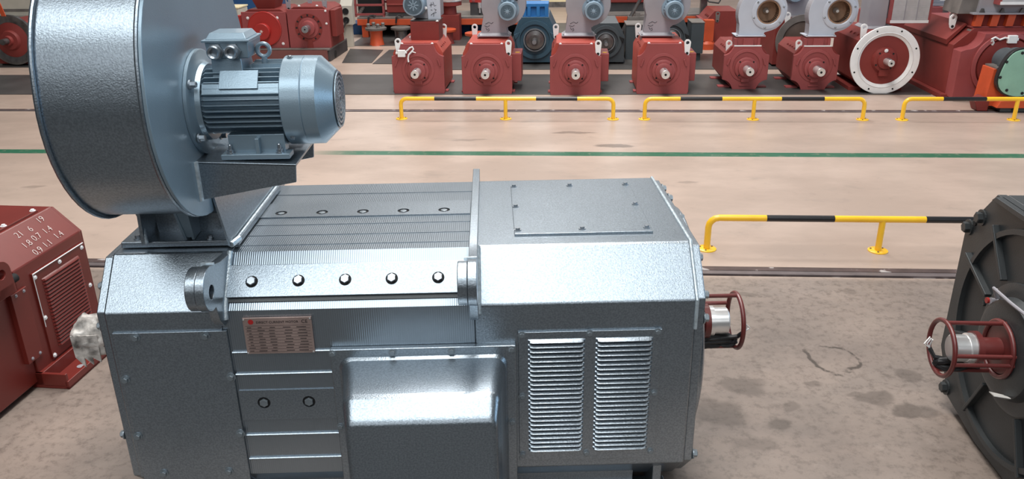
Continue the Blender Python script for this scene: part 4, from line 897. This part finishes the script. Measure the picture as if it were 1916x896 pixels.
b = MB(); b.prism([(-.34, .10), (-.26, .15), (-.20, .12), (-.20, .004), (-.30, .004)], 'y', -.06, .08); b.build('side_foot', 'red', t, .006)
b = MB(); b.box(-.10, .60, -.10, .14, .006, .05); b.build('drive_base', 'steel_grey', t, .004)
b = MB(); b.cyl((.02, -.10, .026), (.02, -.104, .026), .014, n=14); b.build('bolt_hole', 'dark', t)
b = MB(); b.cyl((-.14, .0, .46), (-.02, -.06, .44), .024, n=14); b.build('pipe_stub', 'cast', t)

# ------------------------------------------------------------------ blue and grey motors standing behind
def big_back(label, x, y, W, H, zc_, r, colr, cap=None, hubcol='smoky', D=.9):
    t = far('electric_motor', label, 'motor', x, y); h = W/2
    poly = [(-h, .03), (h, .03), (h, H*.68), (h*.66, H), (-h*.66, H), (-h, H*.68)]
    b = MB(); b.prism(poly, 'y', 0, D); b.build('housing', colr, t, .005)
    b = MB(); b.ring([(r, .002), (r, -.03), (r*.80, -.03), (r*.80, .002)], (0, 0, zc_), (0, 1, 0), 44); b.build('front_ring', colr, t)
    b = MB(); b.ring([(r*.60, .002), (r*.60, -.045), (r*.54, -.045), (r*.54, .002)], (0, 0, zc_), (0, 1, 0), 40); b.build('inner_ring', 'bolt_grey', t)
    b = MB(); b.lathe([(r*.50, 0), (r*.50, .03), (r*.3, .04), (r*.3, .09), (r*.16, .09), (r*.14, .16)], (0, 0, zc_), (0, -1, 0), 32); b.build('bearing_cap', hubcol, t)
    b = MB(); b.cyl((0, -.15, zc_), (0, -.24, zc_), r*.11, n=16); b.build('shaft', 'bolt', t)
    for s_ in (-1, 1):
        b = MB(); b.box(s_*h*.55, s_*h*1.08, .08, D-.1, 0, .05); b.build('foot', colr, t, .004)
        b = MB(); b.prism([(s_*h*.70, H*.70), (s_*h*.98, H*.64), (s_*h*.92, H*.54), (s_*h*.80, H*.60)], 'y', -.04, .004); b.build('cast_pocket', 'dark' if cap is None else colr, t, .003)
    return t
t = big_back('petrol blue motor with a bright blue cap, standing between two square red motors', -.36, 11.0, .56, .62, .33, .25, 'blue_dark', cap='blue')
b = MB(); b.box(-.16, .18, .02, .40, .62, .63); b.box(-.16, .18, .02, .40, .75, .79)
for x in (-.16, -.10, .02, .13): b.box(x, x+.045, .02, .40, .63, .75)
b.box(-.14, .16, .06, .40, .63, .75); b.build('blue_cap', 'blue', t, .003)
big_back('slate grey motor behind the second motor with terminal box, right of the blue one', .575, 11.0, .50, .54, .30, .21, 'steel_grey', D=.8)
t = far('metal_box', 'plain slate grey sheet box standing beside the slate grey motor', 'box', 1.04, 11.35)
b = MB(); b.box(-.17, .12, 0, .42, 0, .46); b.build('box_body', 'steel_grey', t, .006); b = MB(); b.box(-.175, .125, -.01, .43, .46, .475); b.build('lid', 'cast', t, .003)
big_back('dark slate grey motor behind the square red motor beside the octagonal pair', 1.45, 11.1, .46, .57, .34, .20, 'steel_grey', D=.7)
t = far('metal_box', 'plain slate grey sheet box right of the dark slate motor', 'box', 1.80, 11.25)
b = MB(); b.box(-.07, .10, 0, .42, .10, .50); b.box(-.06, .08, .05, .38, 0, .11); b.build('box_body', 'steel_grey', t, .006); b = MB(); b.box(-.075, .105, -.005, .425, .50, .512); b.build('lid', 'cast', t, .003)

# ------------------------------------------------------------------ pair of red motors on a plinth at left
t = far('plinth', 'long sooty cast plinth under the pair of red motors at left', 'plinth', -3.95, 11.25)
b = MB(); b.prism([(-.9, 0), (.70, 0), (.70, .17), (-.9, .17)], 'y', 0, .03); b.build('front_face', 'plinth_red', t, .003)
b = MB(); b.box(-.9, .73, .03, 1.0, .0, .155); b.build('bed_body', 'plinth', t, .004); b = MB(); b.box(-.9, .73, .0, 1.0, .155, .18); b.build('bed_top', 'cast', t, .003)
b = MB(); b.cyl((.728, .30, .06), (.735, .30, .06), .05, n=16); b.build('lifting_hole', 'dark', t)
def boxy(label, x, y, z, W, H, D=.75): 
    t = far('electric_motor', label, 'motor', x, y, z, 'paired red motors on the plinth'); h = W/2
    b = MB(); b.box(-h, h, .03, D, .0, H-.02); b.prism([(-h, H-.02), (h, H-.02), (h*.7, H+.03), (-h*.7, H+.03)], 'y', .06, D); b.build('housing', 'red', t, .006)
    b = MB(); b.box(-h-.005, h+.005, 0, .03, 0, H); b.build('front_plate', 'red_pink', t, .004); return t
t = boxy('boxy red motor with a plain round bright red cover, on the plinth', -4.12, 11.33, .18, .62, .49)
b = MB(); b.lathe([(.235, 0), (.235, .02), (.225, .026), (.22, .022)], (0, 0, .265), (0, -1, 0), 56); c_ = b.build('round_cover', 'red_bright', t)
b = MB(); b.lathe([(.11, 0), (.11, .075), (.105, .08), (.0, .08)], (-.02, -.02, .235), (0, -1, 0), 40); b.build('round_cap', 'red_bright', c_)
b = MB()
for a in (0, 1.05, 2.1): b.tube([(-.02-.022*math.cos(a), -.1015, .24-.022*math.sin(a)), (-.02+.022*math.cos(a), -.1015, .24+.022*math.sin(a))], .003, 5)
b.build('chalk_mark', 'chalk', c_)
for x, z in ((-.225, .41), (.19, .41), (.235, .06)): bolt(t, (x, 0, z), (0, -1, 0), .014, .012, 'white')
b = MB(); b.box(-.40, -.31, .05, .45, .10, .44); b.build('terminal_box', 'red_bright', t, .01)
b = MB(); b.loft([[(-.13, .15, .52), (.12, .15, .52), (.12, .45, .52), (-.13, .45, .52)], [(-.19, .1, .68), (.17, .1, .68), (.17, .5, .68), (-.19, .5, .68)]]); b.build('air_duct', 'red', t, .004)
add_lug(t, .27, .3, .50, .105, 'galv')
t = boxy('boxy red motor with a bare shaft end and slotted ring, on the plinth', -3.50, 11.33, .18, .57, .52)
b = MB(); b.ring([(.19, .001), (.19, -.008), (.15, -.008), (.15, .001)], (0, 0, .275), (0, 1, 0), 44); b.build('shield_ring', 'red', t)
b = MB()
for k in range(12):
    a = 2*PI*k/12; b.plate([(r*math.cos(a+e), -.0085, .275+r*math.sin(a+e)) for r, e in ((.155, -.07), (.155, .07), (.182, .07), (.182, -.07))], .001)
b.build('vent_slot', 'dark', t)
b = MB(); b.lathe([(.14, 0), (.14, .012), (.125, .014), (.10, .02), (.095, .06), (.085, .065)], (0, 0, .275), (0, -1, 0), 40); b.build('bearing_cap', 'red_pink', t)
b = MB(); b.cyl((0, -.06, .275), (0, -.19, .275), .048, n=20); s_ = b.build('shaft', 'bolt', t, .003)
b = MB(); b.cyl((0, -.190, .275), (0, -.192, .275), .012, n=12); b.build('centre_hole', 'dark', s_)
b = MB(); b.box(.29, .36, .10, .50, .14, .50); b.build('terminal_box', 'red', t, .006)
b = MB(); b.prism([(-.03, .12), (.03, .12), (.045, .0), (-.045, .0)], 'y', -.01, .004); b.build('drain_lip', 'red', t)
for x, z in ((.255, .50), (.255, .33)): bolt(t, (x, 0, z), (0, -1, 0), .011, .012, 'white')
for x in (-.13, .12): bolt(t, (x, .08, .555), (0, 0, 1), .014, .016, 'white')
for x, y in ((-.10, .5), (.22, .12)): add_lug(t, x, y, .53, .105, 'galv')

# socket box on a post
t = far('socket_box', 'beige two socket power box beside the paired red motors', 'socket box', -3.26, 12.5)
b = MB(); b.loft([[(-.10, 0, .34), (.09, 0, .34), (.09, .16, .34), (-.10, .16, .34)], [(-.10, -.0, .62), (.09, -.0, .62), (.09, .16, .62), (-.10, .16, .62)], [(-.09, .07, .70), (.10, .07, .74), (.10, .16, .74), (-.09, .16, .70)]]); bx_ = b.build('box_body', 'beige', t, .005)
for z in (.54, .41):
    b = MB(); b.lathe([(.050, 0), (.050, .010), (.042, .010), (.042, .002)], (-.01, .0, z), (0, -1, 0), 24); so = b.build('socket', 'smoky', bx_)
    b = MB(); b.lathe([(.041, .002), (.041, .004)], (-.01, 0, z), (0, -1, 0), 24); b.build('socket_opening', 'dark', so)
b = MB(); b.box(-.08, .05, .05, .14, 0, .345); b.build('post', 'beige', t, .004)
b = MB(); b.tube([(.0, -.03, .40), (-.05, -.06, .30), (-.14, -.10, .24), (-.24, -.14, .20)], .012, 8); b.build('power_cable', 'rubber', t)

# ------------------------------------------------------------------ orange work benches and what stands on and under them
def bench(label, x0, x1, y, ztop, m_top='cast'):
    t = far('work_bench', label, 'bench', (x0+x1)/2, y); h = (x1-x0)/2
    b = MB(); b.box(-h, h, 0, .9, ztop-.03, ztop); b.build('bench_top', m_top, t, .003)
    b = MB(); b.box(-h, h, -.015, .03, ztop-.125, ztop-.03); b.build('apron', 'orange', t, .004)
    b = MB(); b.box(-h+.02, h-.02, .86, .89, .0, ztop-.03); b.build('shade_sheet', 'plinth', t)  # added dark sheet standing in for the shade under the bench
    for s_ in (-1, 1):
        b = MB(); b.box(s_*(h-.16), s_*(h-.06), .02, .12, 0, ztop-.03); b.build('leg', 'orange', t, .004)
        b = MB(); b.box(s_*(h-.16), s_*(h-.06), .75, .85, 0, ztop-.03); b.build('leg', 'orange', t, .004)
    return t
bench('long orange work bench with grey top behind the first square red motors', -3.35, -.45, 13.5, .33)
bench('orange work bench with grey top behind the slate grey motors', .55, 2.35, 13.6, .34)
def stand(label, x, y, h, r, m1_, m2_, knobs=0):
    t = far('round_stand', label, 'stand', x, y, 0, 'round metal stands on the floor')
    b = MB(); b.lathe([(.12, 0), (.11, .02), (.095, h*.5), (.10, h-.05), (.13, h-.03)], (0, 0, 0), (0, 0, 1), 28); b.build('pedestal', m1_, t)
    b = MB(); b.lathe([(r*.96, h-.03), (r, h-.02), (r, h+.005), (r*.9, h+.012)], (0, 0, 0), (0, 0, 1), 40); tp = b.build('round_top', m2_, t)
    for k in range(knobs):
        a = .5+2*PI*k/knobs; b = MB(); b.lathe([(.03, 0), (.024, .03), (.032, .05), (.02, .065)], (r*.7*math.cos(a), r*.7*math.sin(a), h+.01), (0, 0, 1), 14); b.build('clamp_knob', 'cast', tp)
q = FF(703, 86); stand('rusty orange round stand with clamp knobs on its grey plate', q.x, q.y+.1, .26, .165, 'orange', 'cast', 4)
q = FF(747, 84); stand('dark round stand with a grey plate, partly behind the first red motor', q.x, q.y+.2, .24, .155, 'smoky', 'cast', 0)
q = FF(835, 84); stand('low round orange topped stand just right of the first square motor', q.x, q.y+.1, .22, .15, 'red', 'orange', 0)
q = FF(890, 97); stand('round orange topped stand behind the second square red motor', q.x, q.y+.15, .25, .17, 'red', 'orange', 0)
for px, lb in ((668, 'navy blue bin under the long orange bench near the socket box'), (862, 'navy blue bin under the orange bench between the first two square motors'), (905, 'navy blue bin under the orange bench behind the second square motor')):
    q = FY(px, 60, 13.9); t = far('storage_bin', lb, 'bin', q.x, 13.9); b = MB(); b.loft([[(-.14, 0, 0), (.14, 0, 0), (.14, .4, 0), (-.14, .4, 0)], [(-.17, -.03, .17), (.17, -.03, .17), (.17, .43, .17), (-.17, .43, .17)]]); b.build('bin_body', 'cabinet_blue', t, .008)
    b = MB(); b.box(-.18, .18, -.04, .44, .165, .185); b.build('bin_rim', 'cabinet_blue', t, .004)
# machine frame and red motor on the bench
t = far('machine_frame', 'open red steel frame standing on the left end of the orange bench', 'machine frame', -3.1, 13.55, .33)
for y in (0, .5):
    b = MB()
    for z in (.02, .17, .34): b.box(-.30, .20, y, y+.04, z, z+.035)
    for x in (-.30, .165): b.box(x, x+.035, y, y+.04, 0, .60)
    b.build('frame_side', 'red_pink', t, .003)
b = MB(); b.box(-.28, .16, .2, .26, .0, .58); b.build('back_panel', 'dark', t)
b = MB()
for k in range(4): b.lathe([(.03, 0), (.03, .02), (.015, .03)], (-.22+.02*k, .05, .06+.03*k), (0, -1, 0), 10)
b.build('fittings', 'cast', t)
t = far('electric_motor', 'red motor lying on the orange bench behind the dark round blower motor', 'motor', -2.35, 13.6, .33)
b = MB(); b.box(-.52, .55, 0, .55, .06, .72); b.box(-.52, .55, -.015, .02, .17, .20); b.build('housing', 'red', t, .01)
b = MB(); b.box(-.50, .53, .02, .5, 0, .07); b.build('foot', 'plinth', t)
for px in (693, 745):
    q = FY(px, 36, 13.48); t = far('bench_clamp', 'black hook clamp hanging over the bench edge, %s' % ('nearer the socket box' if px == 693 else 'nearer the first red motor'), 'clamp', q.x, 13.48, .335)
    b = MB(); b.tube([(.06, .035, .02), (.0, -.0, .025), (-.02, -.045, .0), (-.03, -.05, -.09)], .014, 8); b.build('hook', 'rubber', t)
    b = MB(); b.cyl((.06, .035, -.0045), (.06, .035, .03), .025, n=14); b.build('clamp_pad', 'smoky', t)
q = FY(842, 42, 13.25); t = far('flanged_stand', 'red flanged stand with shiny round top behind the first red motor', 'stand', q.x, 13.25)
b = MB(); b.box(-.16, .16, -.10, .20, 0, .40); b.build('stand_base', 'red', t, .005); b = MB(); b.lathe([(.11, .40), (.10, .52), (.19, .54), (.19, .595), (.18, .60)], (0, .05, 0), (0, 0, 1), 36); b.build('pedestal', 'red', t); b = MB(); b.lathe([(.195, .60), (.195, .62), (.0, .622)], (0, .05, 0), (0, 0, 1), 36); b.build('shiny_top', 'bright', t)
# red machine at the middle, behind the second blower
q = FY(893, 10, 13.7); t = far('drill_head', 'red machine head on the orange bench left of the second blower', 'machine', q.x, 13.7, .33)
b = MB(); b.box(-.13, .22, 0, .35, .20, .75); b.build('head_casing', 'red_bright', t, .006); b = MB(); b.box(-.12, .20, .02, .3, 0, .21); b.build('head_stand', 'plinth', t)
for x in (-.06, .08): bolt(t, (x, 0, .23), (0, -1, 0), .02, .015, 'red_pink')
b = MB(); b.lathe([(.03, 0), (.03, .08), (.015, .10), (.015, .16)], (.04, -.01, .20), (0, 0, -1), 14); b.build('chuck', 'bright', t)
# cream screen far behind, yellow control box
q = FY(855, 0, 18.0); t = far('cream_screen', 'cream coloured screen wall far behind the bench', 'screen', q.x, 18.5)
b = MB(); b.box(-.75, .55, 0, .08, .35, 1.6); b.build('screen_panel', 'cream', t, .01)
for x in (-.7, .45):
    b = MB(); b.box(x, x+.05, .0, .08, 0, .36); b.build('screen_leg', 'smoky', t)
b = MB(); b.box(-.50, -.46, -.04, .0, .3, 1.6); b.box(-.2, .5, -.05, 0, .50, .54); b.build('dark_bracket', 'smoky', t)
q = FY(1052, 8, 17.5); t = far('cream_screen', 'cream coloured panel far behind the blue cap', 'screen', q.x, 17.8)
b = MB(); b.box(-.45, .45, 0, .08, .1, 1.4); b.build('screen_panel', 'cream', t, .01); b = MB(); b.box(-.4, .4, .0, .06, 0, .11); b.build('screen_leg', 'smoky', t); b = MB(); b.tube([(-.1, -.03, .55), (.1, -.03, .50), (.1, -.03, .2)], .012, 8); b.build('bent_pipe', 'orange', t)
q = FY(1321, 0, 13.1); t = far('control_box', 'yellow control box with a white paper sheet on its front', 'control box', q.x, 13.15)
b = MB(); b.box(-.18, .18, 0, .3, .64, 1.25); cbx = b.build('box_body', 'ochre', t, .006); b = MB(); b.box(-.085, .075, -.004, .001, .70, 1.1); b.build('paper_sheet', 'paper', cbx); b = MB(); b.box(-.05, .05, .1, .2, 0, .65); b.box(-.2, .2, .0, .3, 0, .02); b.build('pole', 'smoky', t)
b = MB(); b.tube([(.0, .02, .64), (.05, -.03, .58), (.20, -.03, .56), (.26, 0, .66), (.22, .05, .85)], .012, 8); b.build('cable', 'rubber', t)
# red machine block, tripod bar
q = FY(1162, 5, 14.0); t = far('electric_motor', 'long dark red motor lying on the second orange bench', 'motor', q.x, 14.0, .34)
b = MB(); b.prism([(-.42, .14), (.42, .14), (.42, .55), (.30, .68), (-.30, .68), (-.42, .55)], 'y', 0, .5); b.build('housing', 'red', t, .02); b = MB(); b.box(-.42, .42, .05, .45, 0, .15); b.build('foot', 'plinth', t)
bolt(t, (.33, 0, .30), (0, -1, 0), .02, .02, 'white')
a = FY(1193, 8, 13.2); c_ = FY(1168, 50, 13.2); t = far('jib_bar', 'slanting dark steel bar with a clamp block in front of the second bench', 'bar', c_.x, 13.2)
b = MB(); b.tube([(-.10, 0, .0), (a.x-c_.x, 0, a.z), (a.x-c_.x+.25, .0, a.z+.5)], .028, 10); b.build('slanted_bar', 'smoky', t); b = MB(); b.box(.05, .34, -.04, .1, .30, .36); b.box(.16, .24, -.02, .08, .36, .42); b.build('clamp_block', 'cast', t, .004); b = MB(); b.box(.12, .2, -.0, .08, 0, .31); b.build('clamp_leg', 'smoky', t)
# red motor behind the first octagonal one
t = far('electric_motor', 'small octagonal red motor behind the octagonal motor nearer the square ones', 'motor', 2.40, 12.45)
b = MB(); b.prism([(-.30, .03), (.30, .03), (.30, .36), (.17, .52), (-.17, .52), (-.30, .36)], 'y', 0, .7); b.build('housing', 'red', t, .006)
b = MB(); b.box(-.33, -.26, -.02, .7, .34, .38); b.build('shoulder_ledge', 'red_pink', t, .003)
for k in range(3): bolt(t, (-.245, .1+.1*k, .44), (-.75, 0, .65), .014, .01, 'red')
add_lug(t, -.12, .0, .38, .10, 'cast', .032)
t = far('round_stand', 'small orange post with round foot behind the dark slate box', 'stand', FY(1327, 55, 12.2).x, 12.2, 0, 'round metal stands on the floor')
b = MB(); b.box(-.07, .07, 0, .14, .12, .42); b.build('post', 'orange', t, .005); b = MB(); b.lathe([(.11, 0), (.11, .08), (.08, .12)], (0, .07, 0), (0, 0, 1), 24); b.build('round_foot', 'orange', t)
# between the octagonal motors: red motor with grey flange arc and grey fan box on top
t = far('electric_motor', 'red motor with a grey ring flange, seen between the two volute blowers', 'motor', 3.0, 10.75)
b = MB(); b.prism([(-.28, .03), (.28, .03), (.28, .48), (.17, .61), (-.17, .61), (-.28, .48)], 'y', .05, .85); b.build('housing', 'red', t, .006)
b = MB(); b.ring([(.33, .0), (.33, .03), (.25, .03), (.25, .0)], (.06, 0, .335), (0, 1, 0), 56); b.build('flange', 'cast', t)
b = MB(); b.lathe([(.25, 0), (.2, .02), (.1, .06)], (.06, .02, .335), (0, -1, 0), 36); b.build('end_shield', 'brown_dark', t)
add_lug(t, -.15, .02, .55, .11, 'white', .036); add_lug(t, .13, .06, .60, .11, 'white', .036)
t = far('filter_blower', 'grey box blower with round blue motor seen between the two volutes', 'blower', 3.0, 10.95, .612)
b = MB(); b.box(-.20, .16, 0, .4, .02, .70); b.box(-.24, .20, -.04, .44, 0, .022); b.build('casing', 'galv', t, .004); b = MB(); b.lathe([(.12, 0), (.12, .05), (.1, .12)], (-.06, 0, .30), (0, -1, 0), 30); b.build('fan_motor', 'motor_blue', t)
# behind the filter: another red motor with grey blower
t = far('electric_motor', 'pinkish red motor seen behind the filter box, right of the white flange', 'motor', 4.55, 11.0)
b = MB(); b.prism([(-.45, .03), (.45, .03), (.45, .60), (.30, .72), (-.30, .72), (-.45, .60)], 'y', 0, .9); b.build('housing', 'red_pink', t, .006); b = MB(); b.box(-.45, .45, -.02, .0, .03, .6); b.build('end_shield', 'red', t)
t = far('filter_blower', 'grey blower with round blue motor behind the filter box', 'blower', 4.62, 11.1, .722)
b = MB(); b.box(-.32, .38, .0, .5, .0, .03); b.box(-.18, .36, .05, .45, .03, .75); b.build('casing', 'galv', t, .004); b = MB(); b.lathe([(.15, 0), (.15, .05), (.12, .12)], (-.02, .05, .34), (0, -1, 0), 30); b.build('fan_motor', 'blue_dark', t); b = MB(); b.box(-.40, -.19, .1, .4, .03, .6); b.build('side_box', 'dark', t)
t = far('paper_chart', 'cream paper sheet standing on edge above the lugs of the large red motor', 'paper', 4.72, 10.6, .0)
b = MB(); b.box(-.10, .09, 0, .01, .84, 1.20); b.build('sheet', 'paper', t); b = MB(); b.box(-.03, .02, .012, .05, 0, 1.0); b.build('stake', 'smoky', t)

# ------------------------------------------------------------------ far left corner
t = far('electric_motor', 'red motor with a dark shiny flange ring at the far left', 'motor', FY(25, 83, 10.95).x, 10.95)
b = MB(); b.ring([(.335, -.02), (.335, .03), (.235, .03), (.235, -.005), (.30, -.02)], (0, 0, .36), (0, 1, 0), 60); b.build('flange', 'smoky', t)
b = MB(); b.lathe([(.24, 0), (.22, .01), (.14, .03), (.12, .07), (.07, .075), (.06, .12)], (0, 0, .36), (0, -1, 0), 44); b.build('end_shield', 'red', t)
b = MB(); b.cyl((0, -.11, .36), (0, -.22, .36), .04, n=18); b.build('shaft', 'smoky', t)
b = MB(); b.prism([(-.28, .03), (.28, .03), (.28, .48), (.18, .60), (-.18, .60), (-.28, .48)], 'y', .03, .9); b.box(.22, .50, .35, .8, .05, .55); b.build('housing', 'red', t, .006)
b = MB(); b.box(-.3, .5, .1, .8, 0, .035); b.build('foot', 'plinth', t)
t = far('steel_bench', 'grey steel bench with a cream panel behind the dark flange ring', 'bench', -9.05, 13.0)
b = MB(); b.box(-.75, .62, 0, .8, .39, .43); b.build('bench_top', 'cast', t, .004); b = MB(); b.box(-.70, .58, .03, .75, 0, .39); b.build('cabinet_body', 'plinth', t, .004)
b = MB(); b.box(-.65, .60, .10, .17, .43, 1.5); pn_ = b.build('cream_panel', 'beige', t, .005); b = MB(); b.box(-.60, .55, .093, .10, .50, .54); b.build('panel_band', 'cast', pn_)
t = far('lifting_strap', 'orange red lifting strap at the left picture edge', 'strap', FY(14, 40, 10.93).x, 10.93, .68)
b = MB(); b.plate([(-.06, 0, 0), (.0, 0, 0), (-.20, .0, .9), (-.26, 0, .9)], .012); b.build('strap_band', 'orange', t)
q = FY(76, 20, 14.4); t = far('storage_cabinet', 'navy blue cabinet behind the rim of the big blower', 'cabinet', q.x+.35, 14.4)
b = MB(); b.box(-.42, .5, 0, .6, 0, .74); b.build('cabinet_body', 'cabinet_blue', t, .006); b = MB(); b.box(-.44, .52, -.02, .62, .74, .77); b.build('cabinet_top', 'smoky', t, .004); b = MB(); b.box(-.40, .48, -.012, .0, .38, .40); b.build('door_seam', 'dark', t)
b = MB(); b.box(-.3, .3, .1, .4, .77, .9); b.build('tray', 'smoky', t)
q = FY(441, 40, 12.6); t = far('cabinet', 'narrow beige cabinet between the big blower and the paired red motors', 'cabinet', q.x-.10, 12.6)
b = MB(); b.box(-.25, .16, 0, .4, 0, .58); b.build('cabinet_body', 'beige', t, .006); b = MB(); b.box(-.26, .17, -.01, .41, .58, .60); b.build('cabinet_top', 'cream', t, .003)
q = FY(455, 8, 14.2); t = far('storage_cabinet', 'navy blue cabinet behind the paired red motors', 'cabinet', q.x, 14.2)
b = MB(); b.box(-.5, .6, 0, .6, 0, .86); b.build('cabinet_body', 'cabinet_blue', t, .006); b = MB(); b.box(-.52, .62, -.02, .62, .86, .89); b.build('cabinet_top', 'smoky', t, .004)
